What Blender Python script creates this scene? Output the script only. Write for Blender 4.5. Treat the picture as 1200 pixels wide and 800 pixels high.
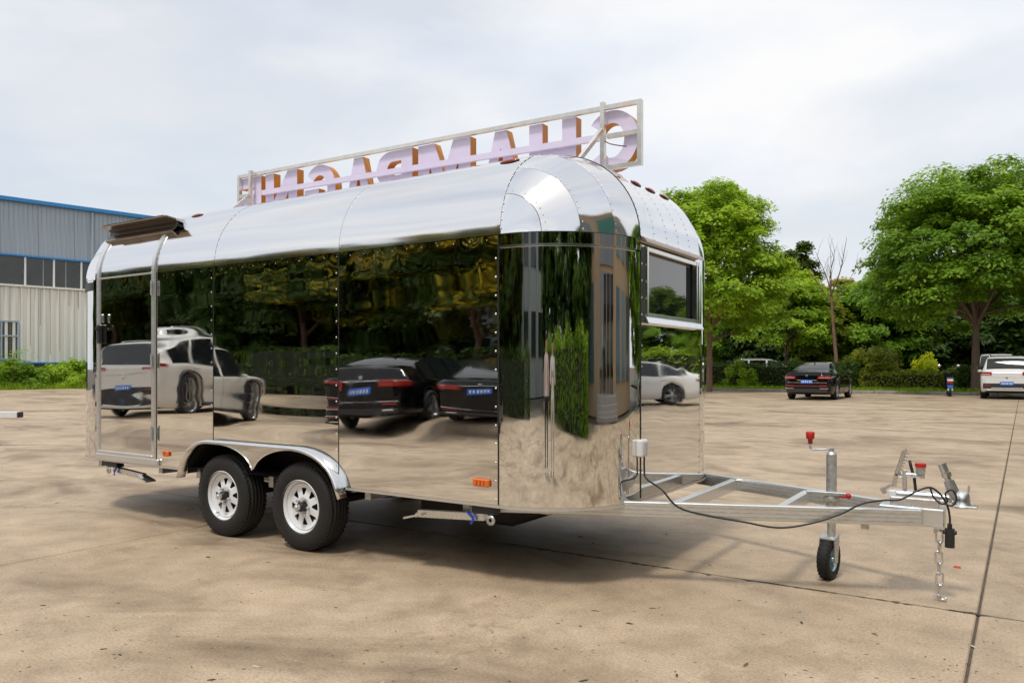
import bpy, bmesh, math, random
import numpy as np
from mathutils import Vector, Matrix

R_ = math.radians
scene = bpy.context.scene
for o in list(bpy.data.objects):
    bpy.data.objects.remove(o)

# ---------------------------------------------------------------- camera
# World axes follow the trailer: X = towards its hitch, Y = across it, away from
# the camera; Y = 0 is the near side wall, X = 0 where the straight side ends.
CAM = Vector((2.488, -3.647, 1.25))
YAW = R_(33.3)
FPX, HORIZ = 915.0, 430.0            # focal length and horizon row in 1200x800 pixels
cam_data = bpy.data.cameras.new('camera')
cam_data.lens = FPX / 1200 * 36
cam_data.sensor_width = 36
cam_data.shift_y = (HORIZ - 400) / 1200
cam_data.clip_start = 0.05
cam_data.clip_end = 3000
cam = bpy.data.objects.new('camera', cam_data)
scene.collection.objects.link(cam)
cam.location = CAM
cam.rotation_euler = (R_(90), 0, YAW)
scene.camera = cam

# ---------------------------------------------------------------- sky and sun
SUN_EL, SUN_AZ = 62.0, 274.0         # sun direction: azimuth measured from +X towards +Y
world = bpy.data.worlds.new('World')
scene.world = world
world.use_nodes = True
nt = world.node_tree
nt.nodes.clear()
def wn(t, **k):
    n = nt.nodes.new(t)
    for a, b in k.items():
        setattr(n, a, b)
    return n
w_out = wn('ShaderNodeOutputWorld')
w_bg = wn('ShaderNodeBackground')
w_bg.inputs['Strength'].default_value = 0.1
sky = wn('ShaderNodeTexSky', sky_type='NISHITA', sun_disc=False)
sky.sun_elevation = R_(SUN_EL)
sky.sun_rotation = R_(90 - SUN_AZ)
sky.air_density = 1.3
sky.dust_density = 3.0
tc = wn('ShaderNodeTexCoord')
mp = wn('ShaderNodeMapping')
mp.inputs['Scale'].default_value = (1.0, 1.0, 2.6)
mp.inputs['Location'].default_value = (3.1, 0.4, 0.2)
nz = wn('ShaderNodeTexNoise')
nz.inputs['Scale'].default_value = 1.9
nz.inputs['Detail'].default_value = 6
nz.inputs['Roughness'].default_value = 0.52
nz.inputs['Distortion'].default_value = 0.35
cover = wn('ShaderNodeValToRGB')
cover.color_ramp.elements[0].position = 0.36
cover.color_ramp.elements[0].color = (0.72, 0.72, 0.72, 1)
cover.color_ramp.elements[1].position = 0.60
cover.color_ramp.elements[1].color = (1, 1, 1, 1)
nz2 = wn('ShaderNodeTexNoise')
nz2.inputs['Scale'].default_value = 3.3
nz2.inputs['Detail'].default_value = 5
nz2.inputs['Roughness'].default_value = 0.5
cl = wn('ShaderNodeValToRGB')
cl.color_ramp.elements[0].position = 0.36
cl.color_ramp.elements[0].color = (0.76, 0.80, 0.87, 1)
cl.color_ramp.elements[1].position = 0.62
cl.color_ramp.elements[1].color = (0.895, 0.895, 0.90, 1)
gain = wn('ShaderNodeVectorMath', operation='SCALE')
gain.inputs['Scale'].default_value = 8.6
mx = wn('ShaderNodeMix', data_type='RGBA')
L = nt.links.new
L(tc.outputs['Generated'], mp.inputs['Vector'])
L(mp.outputs['Vector'], nz.inputs['Vector'])
L(mp.outputs['Vector'], nz2.inputs['Vector'])
L(nz.outputs['Fac'], cover.inputs['Fac'])
L(nz2.outputs['Fac'], cl.inputs['Fac'])
L(cl.outputs['Color'], gain.inputs[0])
L(cover.outputs['Color'], mx.inputs['Factor'])
L(sky.outputs['Color'], mx.inputs['A'])
L(gain.outputs['Vector'], mx.inputs['B'])
L(mx.outputs['Result'], w_bg.inputs['Color'])
L(w_bg.outputs['Background'], w_out.inputs['Surface'])

sd = bpy.data.lights.new('sun', 'SUN')
sd.energy = 1.5
sd.angle = R_(10)
sd.color = (1.0, 0.94, 0.85)
sun = bpy.data.objects.new('sun', sd)
scene.collection.objects.link(sun)
az, el = R_(SUN_AZ), R_(SUN_EL)
sun.rotation_euler = Vector((math.cos(az) * math.cos(el), math.sin(az) * math.cos(el), math.sin(el))).to_track_quat('Z', 'Y').to_euler()
sun.location = (0, 0, 30)

scene.view_settings.view_transform = 'Standard'
scene.view_settings.look = 'None'
scene.view_settings.exposure = 0.35
scene.view_settings.gamma = 1.0
scene.view_settings.use_curve_mapping = False

# ---------------------------------------------------------------- helpers
COL = scene.collection
FWD = Vector((-math.sin(YAW), math.cos(YAW), 0))
RGT = Vector((math.cos(YAW), math.sin(YAW), 0))

def G(px, py, z=0.0):
    """pixel (1200x800) -> the point where its ray meets height z"""
    d = (CAM.z - z) * FPX / (py - HORIZ)
    p = CAM + FWD * d + RGT * ((px - 600) / FPX * d)
    return Vector((p.x, p.y, z))

def AY(px, py, Y):
    """pixel -> the point where its ray meets the plane at that Y"""
    r = FWD + RGT * ((px - 600) / FPX) + Vector((0, 0, -(py - HORIZ) / FPX))
    t = (Y - CAM.y) / r.y
    return CAM + r * t

class MB:
    def __init__(s):
        s.v, s.f, s.m, s.sm = [], [], [], []
    def add(s, verts, faces, mi=0, smooth=False):
        b = len(s.v)
        s.v += [tuple(p) for p in verts]
        for f in faces:
            s.f.append(tuple(i + b for i in f)); s.m.append(mi); s.sm.append(smooth)
        return s
    def box(s, c, d, mi=0, rot=None, bev=0.0):
        hx, hy, hz = d[0] / 2, d[1] / 2, d[2] / 2
        if bev > 0:
            bev = min(bev, hx * .9, hy * .9, hz * .9)
            bm = bmesh.new()
            bmesh.ops.create_cube(bm, size=1)
            for q in bm.verts:
                q.co = Vector((q.co.x * 2 * hx, q.co.y * 2 * hy, q.co.z * 2 * hz))
            bmesh.ops.bevel(bm, geom=list(bm.edges), offset=bev, segments=1, affect='EDGES')
            bm.verts.index_update()
            vs = [q.co.copy() for q in bm.verts]; fs = [[q.index for q in f.verts] for f in bm.faces]
            bm.free()
        else:
            vs = [Vector((x, y, z)) for x in (-hx, hx) for y in (-hy, hy) for z in (-hz, hz)]
            fs = [(0, 1, 3, 2), (4, 6, 7, 5), (0, 4, 5, 1), (2, 3, 7, 6), (0, 2, 6, 4), (1, 5, 7, 3)]
        if rot is not None:
            vs = [rot @ p for p in vs]
        c = Vector(c)
        return s.add([p + c for p in vs], fs, mi)
    def bar(s, a, b, w, h, mi=0, up=(0, 0, 1), bev=0.0):
        a, b = Vector(a), Vector(b)
        d = b - a; L = d.length; x = d.normalized(); u = Vector(up)
        if abs(x.dot(u)) > .98: u = Vector((1, 0, 0))
        y = u.cross(x).normalized(); z = x.cross(y)
        rot = Matrix((x, y, z)).transposed()
        return s.box((a + b) / 2, (L, w, h), mi, rot, bev)
    def tube(s, pts, rad, n=8, mi=0, caps=True, closed=False):
        pts = [Vector(p) for p in pts]; k = len(pts)
        rs = rad if hasattr(rad, '__len__') else [rad] * k
        vs, fs = [], []; prev = None
        for i, p in enumerate(pts):
            if closed:
                t = pts[(i + 1) % k] - pts[i - 1]
            else:
                t = pts[min(i + 1, k - 1)] - pts[max(i - 1, 0)]
            t.normalize()
            if prev is None:
                u = Vector((0, 0, 1)) if abs(t.z) < .9 else Vector((1, 0, 0))
                a = t.cross(u).normalized()
            else:
                a = (prev - t * prev.dot(t)).normalized()
            prev = a; b = t.cross(a)
            for j in range(n):
                w = 2 * math.pi * j / n
                vs.append(p + (a * math.cos(w) + b * math.sin(w)) * rs[i])
        for i in range(k if closed else k - 1):
            i2 = (i + 1) % k
            for j in range(n):
                j2 = (j + 1) % n
                fs.append((i * n + j, i * n + j2, i2 * n + j2, i2 * n + j))
        if caps and not closed:
            fs.append(tuple(range(n - 1, -1, -1))); fs.append(tuple((k - 1) * n + j for j in range(n)))
        return s.add(vs, fs, mi, True)
    def cyl(s, a, b, r, n=16, mi=0, r2=None):
        a, b = Vector(a), Vector(b)
        t = (b - a).normalized()
        u = Vector((0, 0, 1)) if abs(t.z) < .9 else Vector((1, 0, 0))
        x = t.cross(u).normalized(); y = t.cross(x)
        r2 = r if r2 is None else r2
        ring = [(x * math.cos(2 * math.pi * j / n) + y * math.sin(2 * math.pi * j / n)) for j in range(n)]
        s.add([a + q * r for q in ring] + [b + q * r2 for q in ring], [(j, (j + 1) % n, n + (j + 1) % n, n + j) for j in range(n)], mi, True)
        s.add([a + q * r for q in ring], [tuple(range(n - 1, -1, -1))], mi)
        return s.add([b + q * r2 for q in ring], [tuple(range(n))], mi)
    def lathe(s, prof, n=32, mi=0, axis='Y', c=(0, 0, 0), smooth=True, a0=0, a1=2 * math.pi):
        """prof: (radius, offset along axis)"""
        c = Vector(c); vs, fs = [], []; k = len(prof)
        full = abs(a1 - a0 - 2 * math.pi) < 1e-6
        nn = n if full else n + 1
        for j in range(nn):
            w = a0 + (a1 - a0) * j / n
            cw, sw = math.cos(w), math.sin(w)
            for r, h in prof:
                if axis == 'Y': p = Vector((r * cw, h, r * sw))
                elif axis == 'X': p = Vector((h, r * cw, r * sw))
                else: p = Vector((r * cw, r * sw, h))
                vs.append(p + c)
        for j in range(n):
            j2 = (j + 1) % nn
            for i in range(k - 1):
                fs.append((j * k + i, j * k + i + 1, j2 * k + i + 1, j2 * k + i))
        return s.add(vs, fs, mi, smooth)
    def prism(s, outline, a, b, mi=0, smooth=False):
        """outline: list of 2-D points; a, b: functions mapping (p, q) -> point on each cap"""
        n = len(outline)
        vs = [a(*p) for p in outline] + [b(*p) for p in outline]
        fs = [tuple(range(n - 1, -1, -1)), tuple(range(n, 2 * n))]
        s.add(vs, fs, mi)
        return s.add(vs, [(i, (i + 1) % n, n + (i + 1) % n, n + i) for i in range(n)], mi, smooth)
    def grid(s, rows, mi=0, smooth=True):
        k = len(rows[0]); vs = [p for r in rows for p in r]
        fs = [(i * k + j, i * k + j + 1, (i + 1) * k + j + 1, (i + 1) * k + j) for i in range(len(rows) - 1) for j in range(k - 1)]
        return s.add(vs, fs, mi, smooth)
    def ball(s, c, r, n=10, mi=0, sc=(1, 1, 1)):
        c = Vector(c); rows = []
        for i in range(n // 2 + 1):
            th = math.pi * i / (n // 2)
            rows.append([c + Vector((r * sc[0] * math.sin(th) * math.cos(2 * math.pi * j / n), r * sc[1] * math.sin(th) * math.sin(2 * math.pi * j / n), r * sc[2] * math.cos(th))) for j in range(n + 1)])
        return s.grid(rows, mi)
    def mesh(s, name, mats, weld=False, recalc=True):
        me = bpy.data.meshes.new(name)
        off = OFF[0]
        me.from_pydata([(x - off[0], y - off[1], z - off[2]) for x, y, z in s.v], [], s.f)
        for m in (mats if isinstance(mats, (list, tuple)) else [mats]):
            me.materials.append(m)
        me.polygons.foreach_set('material_index', s.m)
        me.polygons.foreach_set('use_smooth', s.sm)
        if weld or recalc:
            bm = bmesh.new(); bm.from_mesh(me)
            if weld: bmesh.ops.remove_doubles(bm, verts=bm.verts, dist=1e-4)
            if recalc: bmesh.ops.recalc_face_normals(bm, faces=bm.faces)
            bm.to_mesh(me); bm.free()
        me.update()
        return me
    def build(s, name, mats, parent=None, weld=False, recalc=True):
        return link(name, s.mesh(name, mats, weld, recalc), parent)
OFF = [(0, 0, 0)]

def link(name, data, parent=None):
    o = bpy.data.objects.new(name, data)
    COL.objects.link(o)
    if parent is not None: o.parent = parent
    return o
def tag(o, label=None, cat=None, group=None, kind=None):
    if label: o['label'] = label
    if cat: o['category'] = cat
    if group: o['group'] = group
    if kind: o['kind'] = kind
    return o
def thing(name, loc=(0, 0, 0), rz=0.0, label=None, cat=None, group=None):
    o = link(name, None); o.location = loc; o.rotation_euler = (0, 0, rz)
    o.empty_display_size = .3
    return tag(o, label, cat, group)
def copy_tree(o, parent=None):
    c = o.copy(); COL.objects.link(c); c.parent = parent
    for ch in list(o.children): copy_tree(ch, c)
    return c

# ---------------------------------------------------------------- materials
MATS = {}
def mat(name, col, rough=.5, metal=0.0, **k):
    """plain procedural material; vary = colour noise amount, scale = its size, bump = relief"""
    if name in MATS: return MATS[name]
    m = bpy.data.materials.new(name); m.use_nodes = True
    n = m.node_tree.nodes; l = m.node_tree.links
    b = n['Principled BSDF']
    b.inputs['Base Color'].default_value = (*col, 1)
    b.inputs['Roughness'].default_value = rough
    b.inputs['Metallic'].default_value = metal
    if 'ior' in k: b.inputs['IOR'].default_value = k['ior']
    if 'coat' in k:
        b.inputs['Coat Weight'].default_value = k['coat']; b.inputs['Coat Roughness'].default_value = k.get('coat_rough', .03)
    if 'emit' in k:
        b.inputs['Emission Color'].default_value = (*col, 1); b.inputs['Emission Strength'].default_value = k['emit']
    vary = k.get('vary', 0.12)
    if vary or k.get('bump'):
        t = n.new('ShaderNodeTexCoord')
        mpn = n.new('ShaderNodeMapping'); mpn.inputs['Scale'].default_value = k.get('stretch', (1, 1, 1))
        z = n.new('ShaderNodeTexNoise'); z.inputs['Scale'].default_value = k.get('scale', 6.0); z.inputs['Detail'].default_value = 5
        z.inputs['Roughness'].default_value = .6
        l.new(t.outputs['Object'], mpn.inputs['Vector']); l.new(mpn.outputs['Vector'], z.inputs['Vector'])
        if vary:
            rp = n.new('ShaderNodeValToRGB')
            e = rp.color_ramp.elements
            e[0].position = .28; e[1].position = .72
            c2 = k.get('col2')
            lo = [c * (1 - vary) for c in col]; hi = c2 or [min(1, c * (1 + vary)) for c in col]
            e[0].color = (*lo, 1); e[1].color = (*hi, 1)
            l.new(z.outputs['Fac'], rp.inputs['Fac']); l.new(rp.outputs['Color'], b.inputs['Base Color'])
            mr = n.new('ShaderNodeMapRange'); mr.inputs['To Min'].default_value = max(0, rough - .25 * rough * min(1, vary * 4)); mr.inputs['To Max'].default_value = min(1, rough + .25 * rough * min(1, vary * 4))
            l.new(z.outputs['Fac'], mr.inputs['Value']); l.new(mr.outputs['Result'], b.inputs['Roughness'])
        if k.get('bump'):
            bp = n.new('ShaderNodeBump'); bp.inputs['Distance'].default_value = k['bump']; bp.inputs['Strength'].default_value = 1
            l.new(z.outputs['Fac'], bp.inputs['Height']); l.new(bp.outputs['Normal'], b.inputs['Normal'])
    MATS[name] = m
    return m

def mirror_mat(name, rough, amp, tint=(.88, .88, .87), stretch=(1.0, 1.0, 1.6), scale=1.7, amp2=0.0, detail=1.0, lean=0.0, pucker=0.0):
    """polished stainless sheet: slow oil-canning in every sheet, each sheet buckled its own way"""
    m = bpy.data.materials.new(name); m.use_nodes = True
    n = m.node_tree.nodes; l = m.node_tree.links; b = n['Principled BSDF']
    b.inputs['Base Color'].default_value = (*tint, 1)
    b.inputs['Metallic'].default_value = 1; b.inputs['Roughness'].default_value = rough
    g = n.new('ShaderNodeNewGeometry'); oi = n.new('ShaderNodeObjectInfo')
    sc = n.new('ShaderNodeVectorMath'); sc.operation = 'SCALE'; sc.inputs['Scale'].default_value = 37.0
    cb = n.new('ShaderNodeCombineXYZ')
    for i in range(3): l.new(oi.outputs['Random'], cb.inputs[i])
    l.new(cb.outputs['Vector'], sc.inputs[0])
    mpn = n.new('ShaderNodeMapping'); mpn.inputs['Scale'].default_value = stretch
    ad = n.new('ShaderNodeVectorMath'); ad.operation = 'ADD'
    l.new(g.outputs['Position'], mpn.inputs['Vector']); l.new(mpn.outputs['Vector'], ad.inputs[0]); l.new(sc.outputs['Vector'], ad.inputs[1])
    z = n.new('ShaderNodeTexNoise'); z.inputs['Scale'].default_value = scale; z.inputs['Detail'].default_value = detail; z.inputs['Distortion'].default_value = .6
    l.new(ad.outputs['Vector'], z.inputs['Vector'])
    bp = n.new('ShaderNodeBump'); bp.inputs['Distance'].default_value = amp
    l.new(z.outputs['Fac'], bp.inputs['Height'])
    last = bp
    if lean:      # the sheet leans and bellies a little over its height
        sx = n.new('ShaderNodeSeparateXYZ'); l.new(g.outputs['Position'], sx.inputs['Vector'])
        bp3 = n.new('ShaderNodeBump'); bp3.inputs['Distance'].default_value = 1.0
        m1 = n.new('ShaderNodeMath'); m1.operation = 'MULTIPLY_ADD'; m1.inputs[1].default_value = .35 * lean; m1.inputs[2].default_value = lean * .6
        m2 = n.new('ShaderNodeMath'); m2.operation = 'MULTIPLY'
        l.new(sx.outputs['Z'], m1.inputs[0]); l.new(m1.outputs['Value'], m2.inputs[0]); l.new(sx.outputs['Z'], m2.inputs[1])
        l.new(m2.outputs['Value'], bp3.inputs['Height']); l.new(bp.outputs['Normal'], bp3.inputs['Normal']); last = bp3; bp = bp3
    if amp2:
        mp2 = n.new('ShaderNodeMapping'); mp2.inputs['Scale'].default_value = (.45, .45, 2.3)
        l.new(ad.outputs['Vector'], mp2.inputs['Vector'])
        z2 = n.new('ShaderNodeTexNoise'); z2.inputs['Scale'].default_value = 1.6; z2.inputs['Detail'].default_value = 0.0
        l.new(mp2.outputs['Vector'], z2.inputs['Vector'])
        bp2 = n.new('ShaderNodeBump'); bp2.inputs['Distance'].default_value = amp2
        l.new(z2.outputs['Fac'], bp2.inputs['Height']); l.new(bp.outputs['Normal'], bp2.inputs['Normal'])
        last = bp2
    if pucker:    # the sheet pillows between the rivets of its top edge
        sp2 = n.new('ShaderNodeSeparateXYZ'); l.new(g.outputs['Position'], sp2.inputs['Vector'])
        def mth(op, a, b2=None, c=None):
            q = n.new('ShaderNodeMath'); q.operation = op
            for i, v in enumerate((a, b2, c)):
                if v is None: continue
                if isinstance(v, (int, float)): q.inputs[i].default_value = v
                else: l.new(v, q.inputs[i])
            return q.outputs['Value']
        wob = n.new('ShaderNodeTexNoise'); wob.inputs['Scale'].default_value = 2.0; l.new(g.outputs['Position'], wob.inputs['Vector'])
        ph = mth('MULTIPLY_ADD', wob.outputs['Fac'], 9.0, mth('MULTIPLY', sp2.outputs['X'], 30.0))
        fall = mth('EXPONENT', mth('MULTIPLY', mth('SUBTRACT', sp2.outputs['Z'], 2.0), 13.0))
        bp4 = n.new('ShaderNodeBump'); bp4.inputs['Distance'].default_value = pucker
        l.new(mth('MULTIPLY', mth('SINE', ph), fall), bp4.inputs['Height']); l.new(last.outputs['Normal'], bp4.inputs['Normal']); last = bp4
    l.new(last.outputs['Normal'], b.inputs['Normal'])
    # faint smudges
    z3 = n.new('ShaderNodeTexNoise'); z3.inputs['Scale'].default_value = 9; z3.inputs['Detail'].default_value = 6
    l.new(g.outputs['Position'], z3.inputs['Vector'])
    mr = n.new('ShaderNodeMapRange'); mr.inputs['From Min'].default_value = .4; mr.inputs['From Max'].default_value = .8
    mr.inputs['To Min'].default_value = rough; mr.inputs['To Max'].default_value = rough + .05
    l.new(z3.outputs['Fac'], mr.inputs['Value']); l.new(mr.outputs['Result'], b.inputs['Roughness'])
    MATS[name] = m
    return m

def leaf_mat(name, c1, c2, c3, trans=.4):
    """every leaf takes its own tone between three greens; light also comes through it"""
    m = bpy.data.materials.new(name); m.use_nodes = True
    n = m.node_tree.nodes; l = m.node_tree.links; b = n['Principled BSDF']
    g = n.new('ShaderNodeNewGeometry'); rp = n.new('ShaderNodeValToRGB')
    e = rp.color_ramp.elements
    e[0].color = (*c1, 1); e[1].color = (*c3, 1); k = rp.color_ramp.elements.new(.55); k.color = (*c2, 1)
    at = n.new('ShaderNodeAttribute'); at.attribute_name = 'tone'
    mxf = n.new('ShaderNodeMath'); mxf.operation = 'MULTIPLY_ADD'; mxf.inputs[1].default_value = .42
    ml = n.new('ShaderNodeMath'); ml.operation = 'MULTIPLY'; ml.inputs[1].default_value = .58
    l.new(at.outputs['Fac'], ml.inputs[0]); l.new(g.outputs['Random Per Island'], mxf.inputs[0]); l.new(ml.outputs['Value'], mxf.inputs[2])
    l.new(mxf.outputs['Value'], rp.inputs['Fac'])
    l.new(rp.outputs['Color'], b.inputs['Base Color'])
    b.inputs['Roughness'].default_value = .55; b.inputs['Specular IOR Level'].default_value = .3
    tr = n.new('ShaderNodeBsdfTranslucent'); mxs = n.new('ShaderNodeMixShader'); mxs.inputs['Fac'].default_value = trans
    hs = n.new('ShaderNodeHueSaturation'); hs.inputs['Value'].default_value = 1.8; hs.inputs['Hue'].default_value = .485
    l.new(rp.outputs['Color'], hs.inputs['Color']); l.new(hs.outputs['Color'], tr.inputs['Color'])
    l.new(b.outputs['BSDF'], mxs.inputs[1]); l.new(tr.outputs['BSDF'], mxs.inputs[2])
    l.new(mxs.outputs['Shader'], n['Material Output'].inputs['Surface'])
    MATS[name] = m
    return m

def concrete_mat():
    m = bpy.data.materials.new('yard_concrete'); m.use_nodes = True
    n = m.node_tree.nodes; l = m.node_tree.links; b = n['Principled BSDF']
    g = n.new('ShaderNodeNewGeometry')
    def noise(scale, detail=6, rough=.6, dist=0.0, stretch=None):
        z = n.new('ShaderNodeTexNoise'); z.inputs['Scale'].default_value = scale; z.inputs['Detail'].default_value = detail
        z.inputs['Roughness'].default_value = rough; z.inputs['Distortion'].default_value = dist
        if stretch:
            q = n.new('ShaderNodeMapping'); q.inputs['Scale'].default_value = stretch
            l.new(g.outputs['Position'], q.inputs['Vector']); l.new(q.outputs['Vector'], z.inputs['Vector'])
        else: l.new(g.outputs['Position'], z.inputs['Vector'])
        return z
    def ramp(src, p0, c0, p1, c1):
        r = n.new('ShaderNodeValToRGB'); e = r.color_ramp.elements
        e[0].position = p0; e[1].position = p1; e[0].color = (*c0, 1); e[1].color = (*c1, 1)
        l.new(src, r.inputs['Fac']); return r
    def mixc(kind, fac, a, bb):
        q = n.new('ShaderNodeMix'); q.data_type = 'RGBA'; q.blend_type = kind
        if isinstance(fac, float): q.inputs['Factor'].default_value = fac
        else: l.new(fac, q.inputs['Factor'])
        l.new(a, q.inputs['A']); l.new(bb, q.inputs['B']); return q.outputs['Result']
    base = ramp(noise(.55, 7, .62, .4).outputs['Fac'], .32, (.420, .315, .212), .68, (.585, .460, .325))
    mid = ramp(noise(3.2, 8, .66, .3).outputs['Fac'], .30, (.74, .73, .71), .64, (1.07, 1.07, 1.06))
    col = mixc('MULTIPLY', 1.0, base.outputs['Color'], mid.outputs['Color'])
    stain = ramp(noise(.42, 5, .6, 1.1, (1, 1.7, 1)).outputs['Fac'], .50, (1, 1, 1), .68, (.50, .46, .42))
    col = mixc('MULTIPLY', 1.0, col, stain.outputs['Color'])
    # sharp darker weathered areas where the skin of the concrete wore off
    worn = ramp(noise(.9, 9, .72, .2).outputs['Fac'], .575, (1, 1, 1), .60, (.84, .81, .78))
    col = mixc('MULTIPLY', .75, col, worn.outputs['Color'])
    pale = ramp(noise(1.4, 7, .7, .6).outputs['Fac'], .6, (0, 0, 0), .8, (.09, .085, .075))
    col = mixc('ADD', 1.0, col, pale.outputs['Color'])
    fine = ramp(noise(75, 4, .7).outputs['Fac'], .32, (.60, .58, .56), .60, (1.09, 1.09, 1.09))
    col = mixc('MULTIPLY', .8, col, fine.outputs['Color'])
    # pits
    vo = n.new('ShaderNodeTexVoronoi'); vo.inputs['Scale'].default_value = 7.5; vo.feature = 'F1'
    l.new(g.outputs['Position'], vo.inputs['Vector'])
    pit = ramp(vo.outputs['Distance'], .035, (.45, .42, .4), .07, (1, 1, 1))
    col = mixc('MULTIPLY', .7, col, pit.outputs['Color'])
    # hairline cracks, only here and there
    wob = noise(1.1, 5, .65); vadd = n.new('ShaderNodeVectorMath'); vadd.operation = 'MULTIPLY_ADD'
    vadd.inputs[1].default_value = (1.6, 1.6, 0)
    l.new(wob.outputs['Color'], vadd.inputs[0]); l.new(g.outputs['Position'], vadd.inputs[2])
    vc = n.new('ShaderNodeTexVoronoi'); vc.feature = 'DISTANCE_TO_EDGE'; vc.inputs['Scale'].default_value = .17
    l.new(vadd.outputs['Vector'], vc.inputs['Vector'])
    crack = ramp(vc.outputs['Distance'], .0004, (.50, .46, .42), .0014, (1, 1, 1))
    msk = ramp(noise(.5, 4, .6).outputs['Fac'], .54, (0, 0, 0), .64, (.6, .6, .6))
    col = mixc('MULTIPLY', msk.outputs['Color'], col, crack.outputs['Color'])
    # every slab was poured on its own day
    oi = n.new('ShaderNodeObjectInfo')
    sl = ramp(oi.outputs['Random'], 0, (.93, .925, .92), 1, (1.05, 1.05, 1.05))
    col = mixc('MULTIPLY', 1.0, col, sl.outputs['Color'])
    l.new(col, b.inputs['Base Color'])
    rr = n.new('ShaderNodeMapRange'); rr.inputs['To Min'].default_value = .42; rr.inputs['To Max'].default_value = .85
    l.new(noise(1.3, 6).outputs['Fac'], rr.inputs['Value']); l.new(rr.outputs['Result'], b.inputs['Roughness'])
    b.inputs['Specular IOR Level'].default_value = .5
    bp = n.new('ShaderNodeBump'); bp.inputs['Distance'].default_value = .004; bp.inputs['Strength'].default_value = .7
    hm = n.new('ShaderNodeMath'); hm.operation = 'MULTIPLY_ADD'; hm.inputs[1].default_value = .5
    l.new(noise(26, 7, .7).outputs['Fac'], hm.inputs[0]); l.new(pit.outputs['Color'], hm.inputs[2])
    l.new(hm.outputs['Value'], bp.inputs['Height']); l.new(bp.outputs['Normal'], b.inputs['Normal'])
    MATS['yard_concrete'] = m
    return m

M_conc = concrete_mat()
M_mirror = mirror_mat('polished_steel', .010, .0050, tint=(.82, .82, .805), scale=.85, amp2=.0042, detail=0.0, pucker=.0006)
M_mirror_l = mirror_mat('polished_steel_leaning', .010, .0060, tint=(.82, .82, .805), scale=.85, amp2=.0028, detail=0.0, lean=.011, pucker=.0006)
M_mirror_c = mirror_mat('polished_steel_corner', .010, .0011, tint=(.80, .80, .785), scale=1.6)
M_roof = mirror_mat('polished_steel_roof', .085, .0030, tint=(.80, .80, .81), stretch=(.5, 2.2, 2.2), scale=2.0)
M_alu = mat('mill_aluminium', (.74, .75, .75), .33, .8, vary=.08, scale=18, stretch=(.15, 3, 3))
M_alu_b = mat('bright_aluminium', (.80, .81, .82), .2, 1.0, vary=.05, scale=10)
M_galv = mat('galvanised_steel', (.56, .58, .58), .42, .8, vary=.32, scale=30)
M_zinc = mat('bright_zinc', (.72, .73, .74), .28, .95, vary=.12, scale=40)
M_dark = mat('underbody_black', (.018, .018, .018), .7, 0, vary=.3)
M_rubber = mat('tyre_rubber', (.014, .0135, .0135), .75, 0, vary=.25, scale=12, bump=.0006)
M_white = mat('white_paint', (.78, .79, .80), .35, 0, vary=.05)
M_rimw = mat('rim_paint', (.80, .83, .86), .35, 0, vary=.04)
M_black = mat('black_plastic', (.02, .02, .021), .42, 0, vary=.2)
M_red = mat('red_plastic', (.55, .02, .015), .35, 0, vary=.1)
M_amber = mat('amber_lens', (.75, .16, .01), .25, 0, vary=.15, scale=30, coat=.6)
M_redlens = mat('red_lens', (.42, .035, .015), .2, 0, vary=.2, scale=30, coat=.7)
M_blue = mat('blue_lever', (.02, .06, .42), .4, 0)
M_gutter_in = mat('gutter_dark_reflection', (.055, .045, .036), .35, .3, vary=.2, stretch=(.2, 3, 3))  # dark ground mirrored in the polished channel, put into its colour
M_tan = mat('tan_gutter', (.36, .29, .23), .3, .75, vary=.15)
M_glass = mat('dark_window_glass', (.012, .014, .014), .02, 0, vary=0, ior=2.1)
M_lav = mat('lavender_film', (.76, .69, .88), .5, 0, vary=.04)
M_orange = mat('letter_return_orange', (.66, .25, .025), .4, 0, vary=.15)
M_signframe = mat('sign_frame_steel', (.86, .83, .77), .25, .75, vary=.1, scale=14)

# ================================================================ the yard
GAPV, GAPU = 5.5, 5.2
ground = MB().add([(-500, -500, -.06), (500, -500, -.06), (500, 500, -.06), (-500, 500, -.06)], [(0, 1, 2, 3)]).build('ground', mat('soil', (.10, .085, .06), .95, 0, vary=.35, scale=.4))
tag(ground, kind='structure')
yard = link('concrete_yard', None); tag(yard, kind='structure')
slab_me = {}
def slab(x0, x1, y0, y1):
    key = (round(x1 - x0, 2), round(y1 - y0, 2))
    if key not in slab_me:
        slab_me[key] = MB().box((0, 0, -.075), (x1 - x0 - .013, y1 - y0 - .013, .15), bev=.006).mesh('slab', M_conc)
    o = link('slab', slab_me[key], yard); o.location = ((x0 + x1) / 2, (y0 + y1) / 2, 0)
XS = [2.29 + GAPU * i for i in range(-9, 3)]
YS = [.95 - GAPV * 3, .95 - GAPV * 2, .95 - GAPV, .95, .95 + GAPV, .95 + GAPV * 2, .95 + GAPV * 3, .95 + GAPV * 4, .95 + GAPV * 5, .95 + GAPV * 6, 36.6]
for i in range(len(XS) - 1):
    for j in range(len(YS) - 1):
        slab(XS[i], XS[i + 1], YS[j], YS[j + 1])
# dirt packed in the joints
jm = MB()
for x in XS: jm.box((x, (YS[0] + YS[-1]) / 2, -.031), (.012, YS[-1] - YS[0], .05))
for y in YS: jm.box(((XS[0] + XS[-1]) / 2, y, -.031), (XS[-1] - XS[0], .012, .05))
jm.build('joint_filler', mat('joint_dirt', (.085, .065, .045), .95, 0, vary=.4, scale=9), yard)

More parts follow.
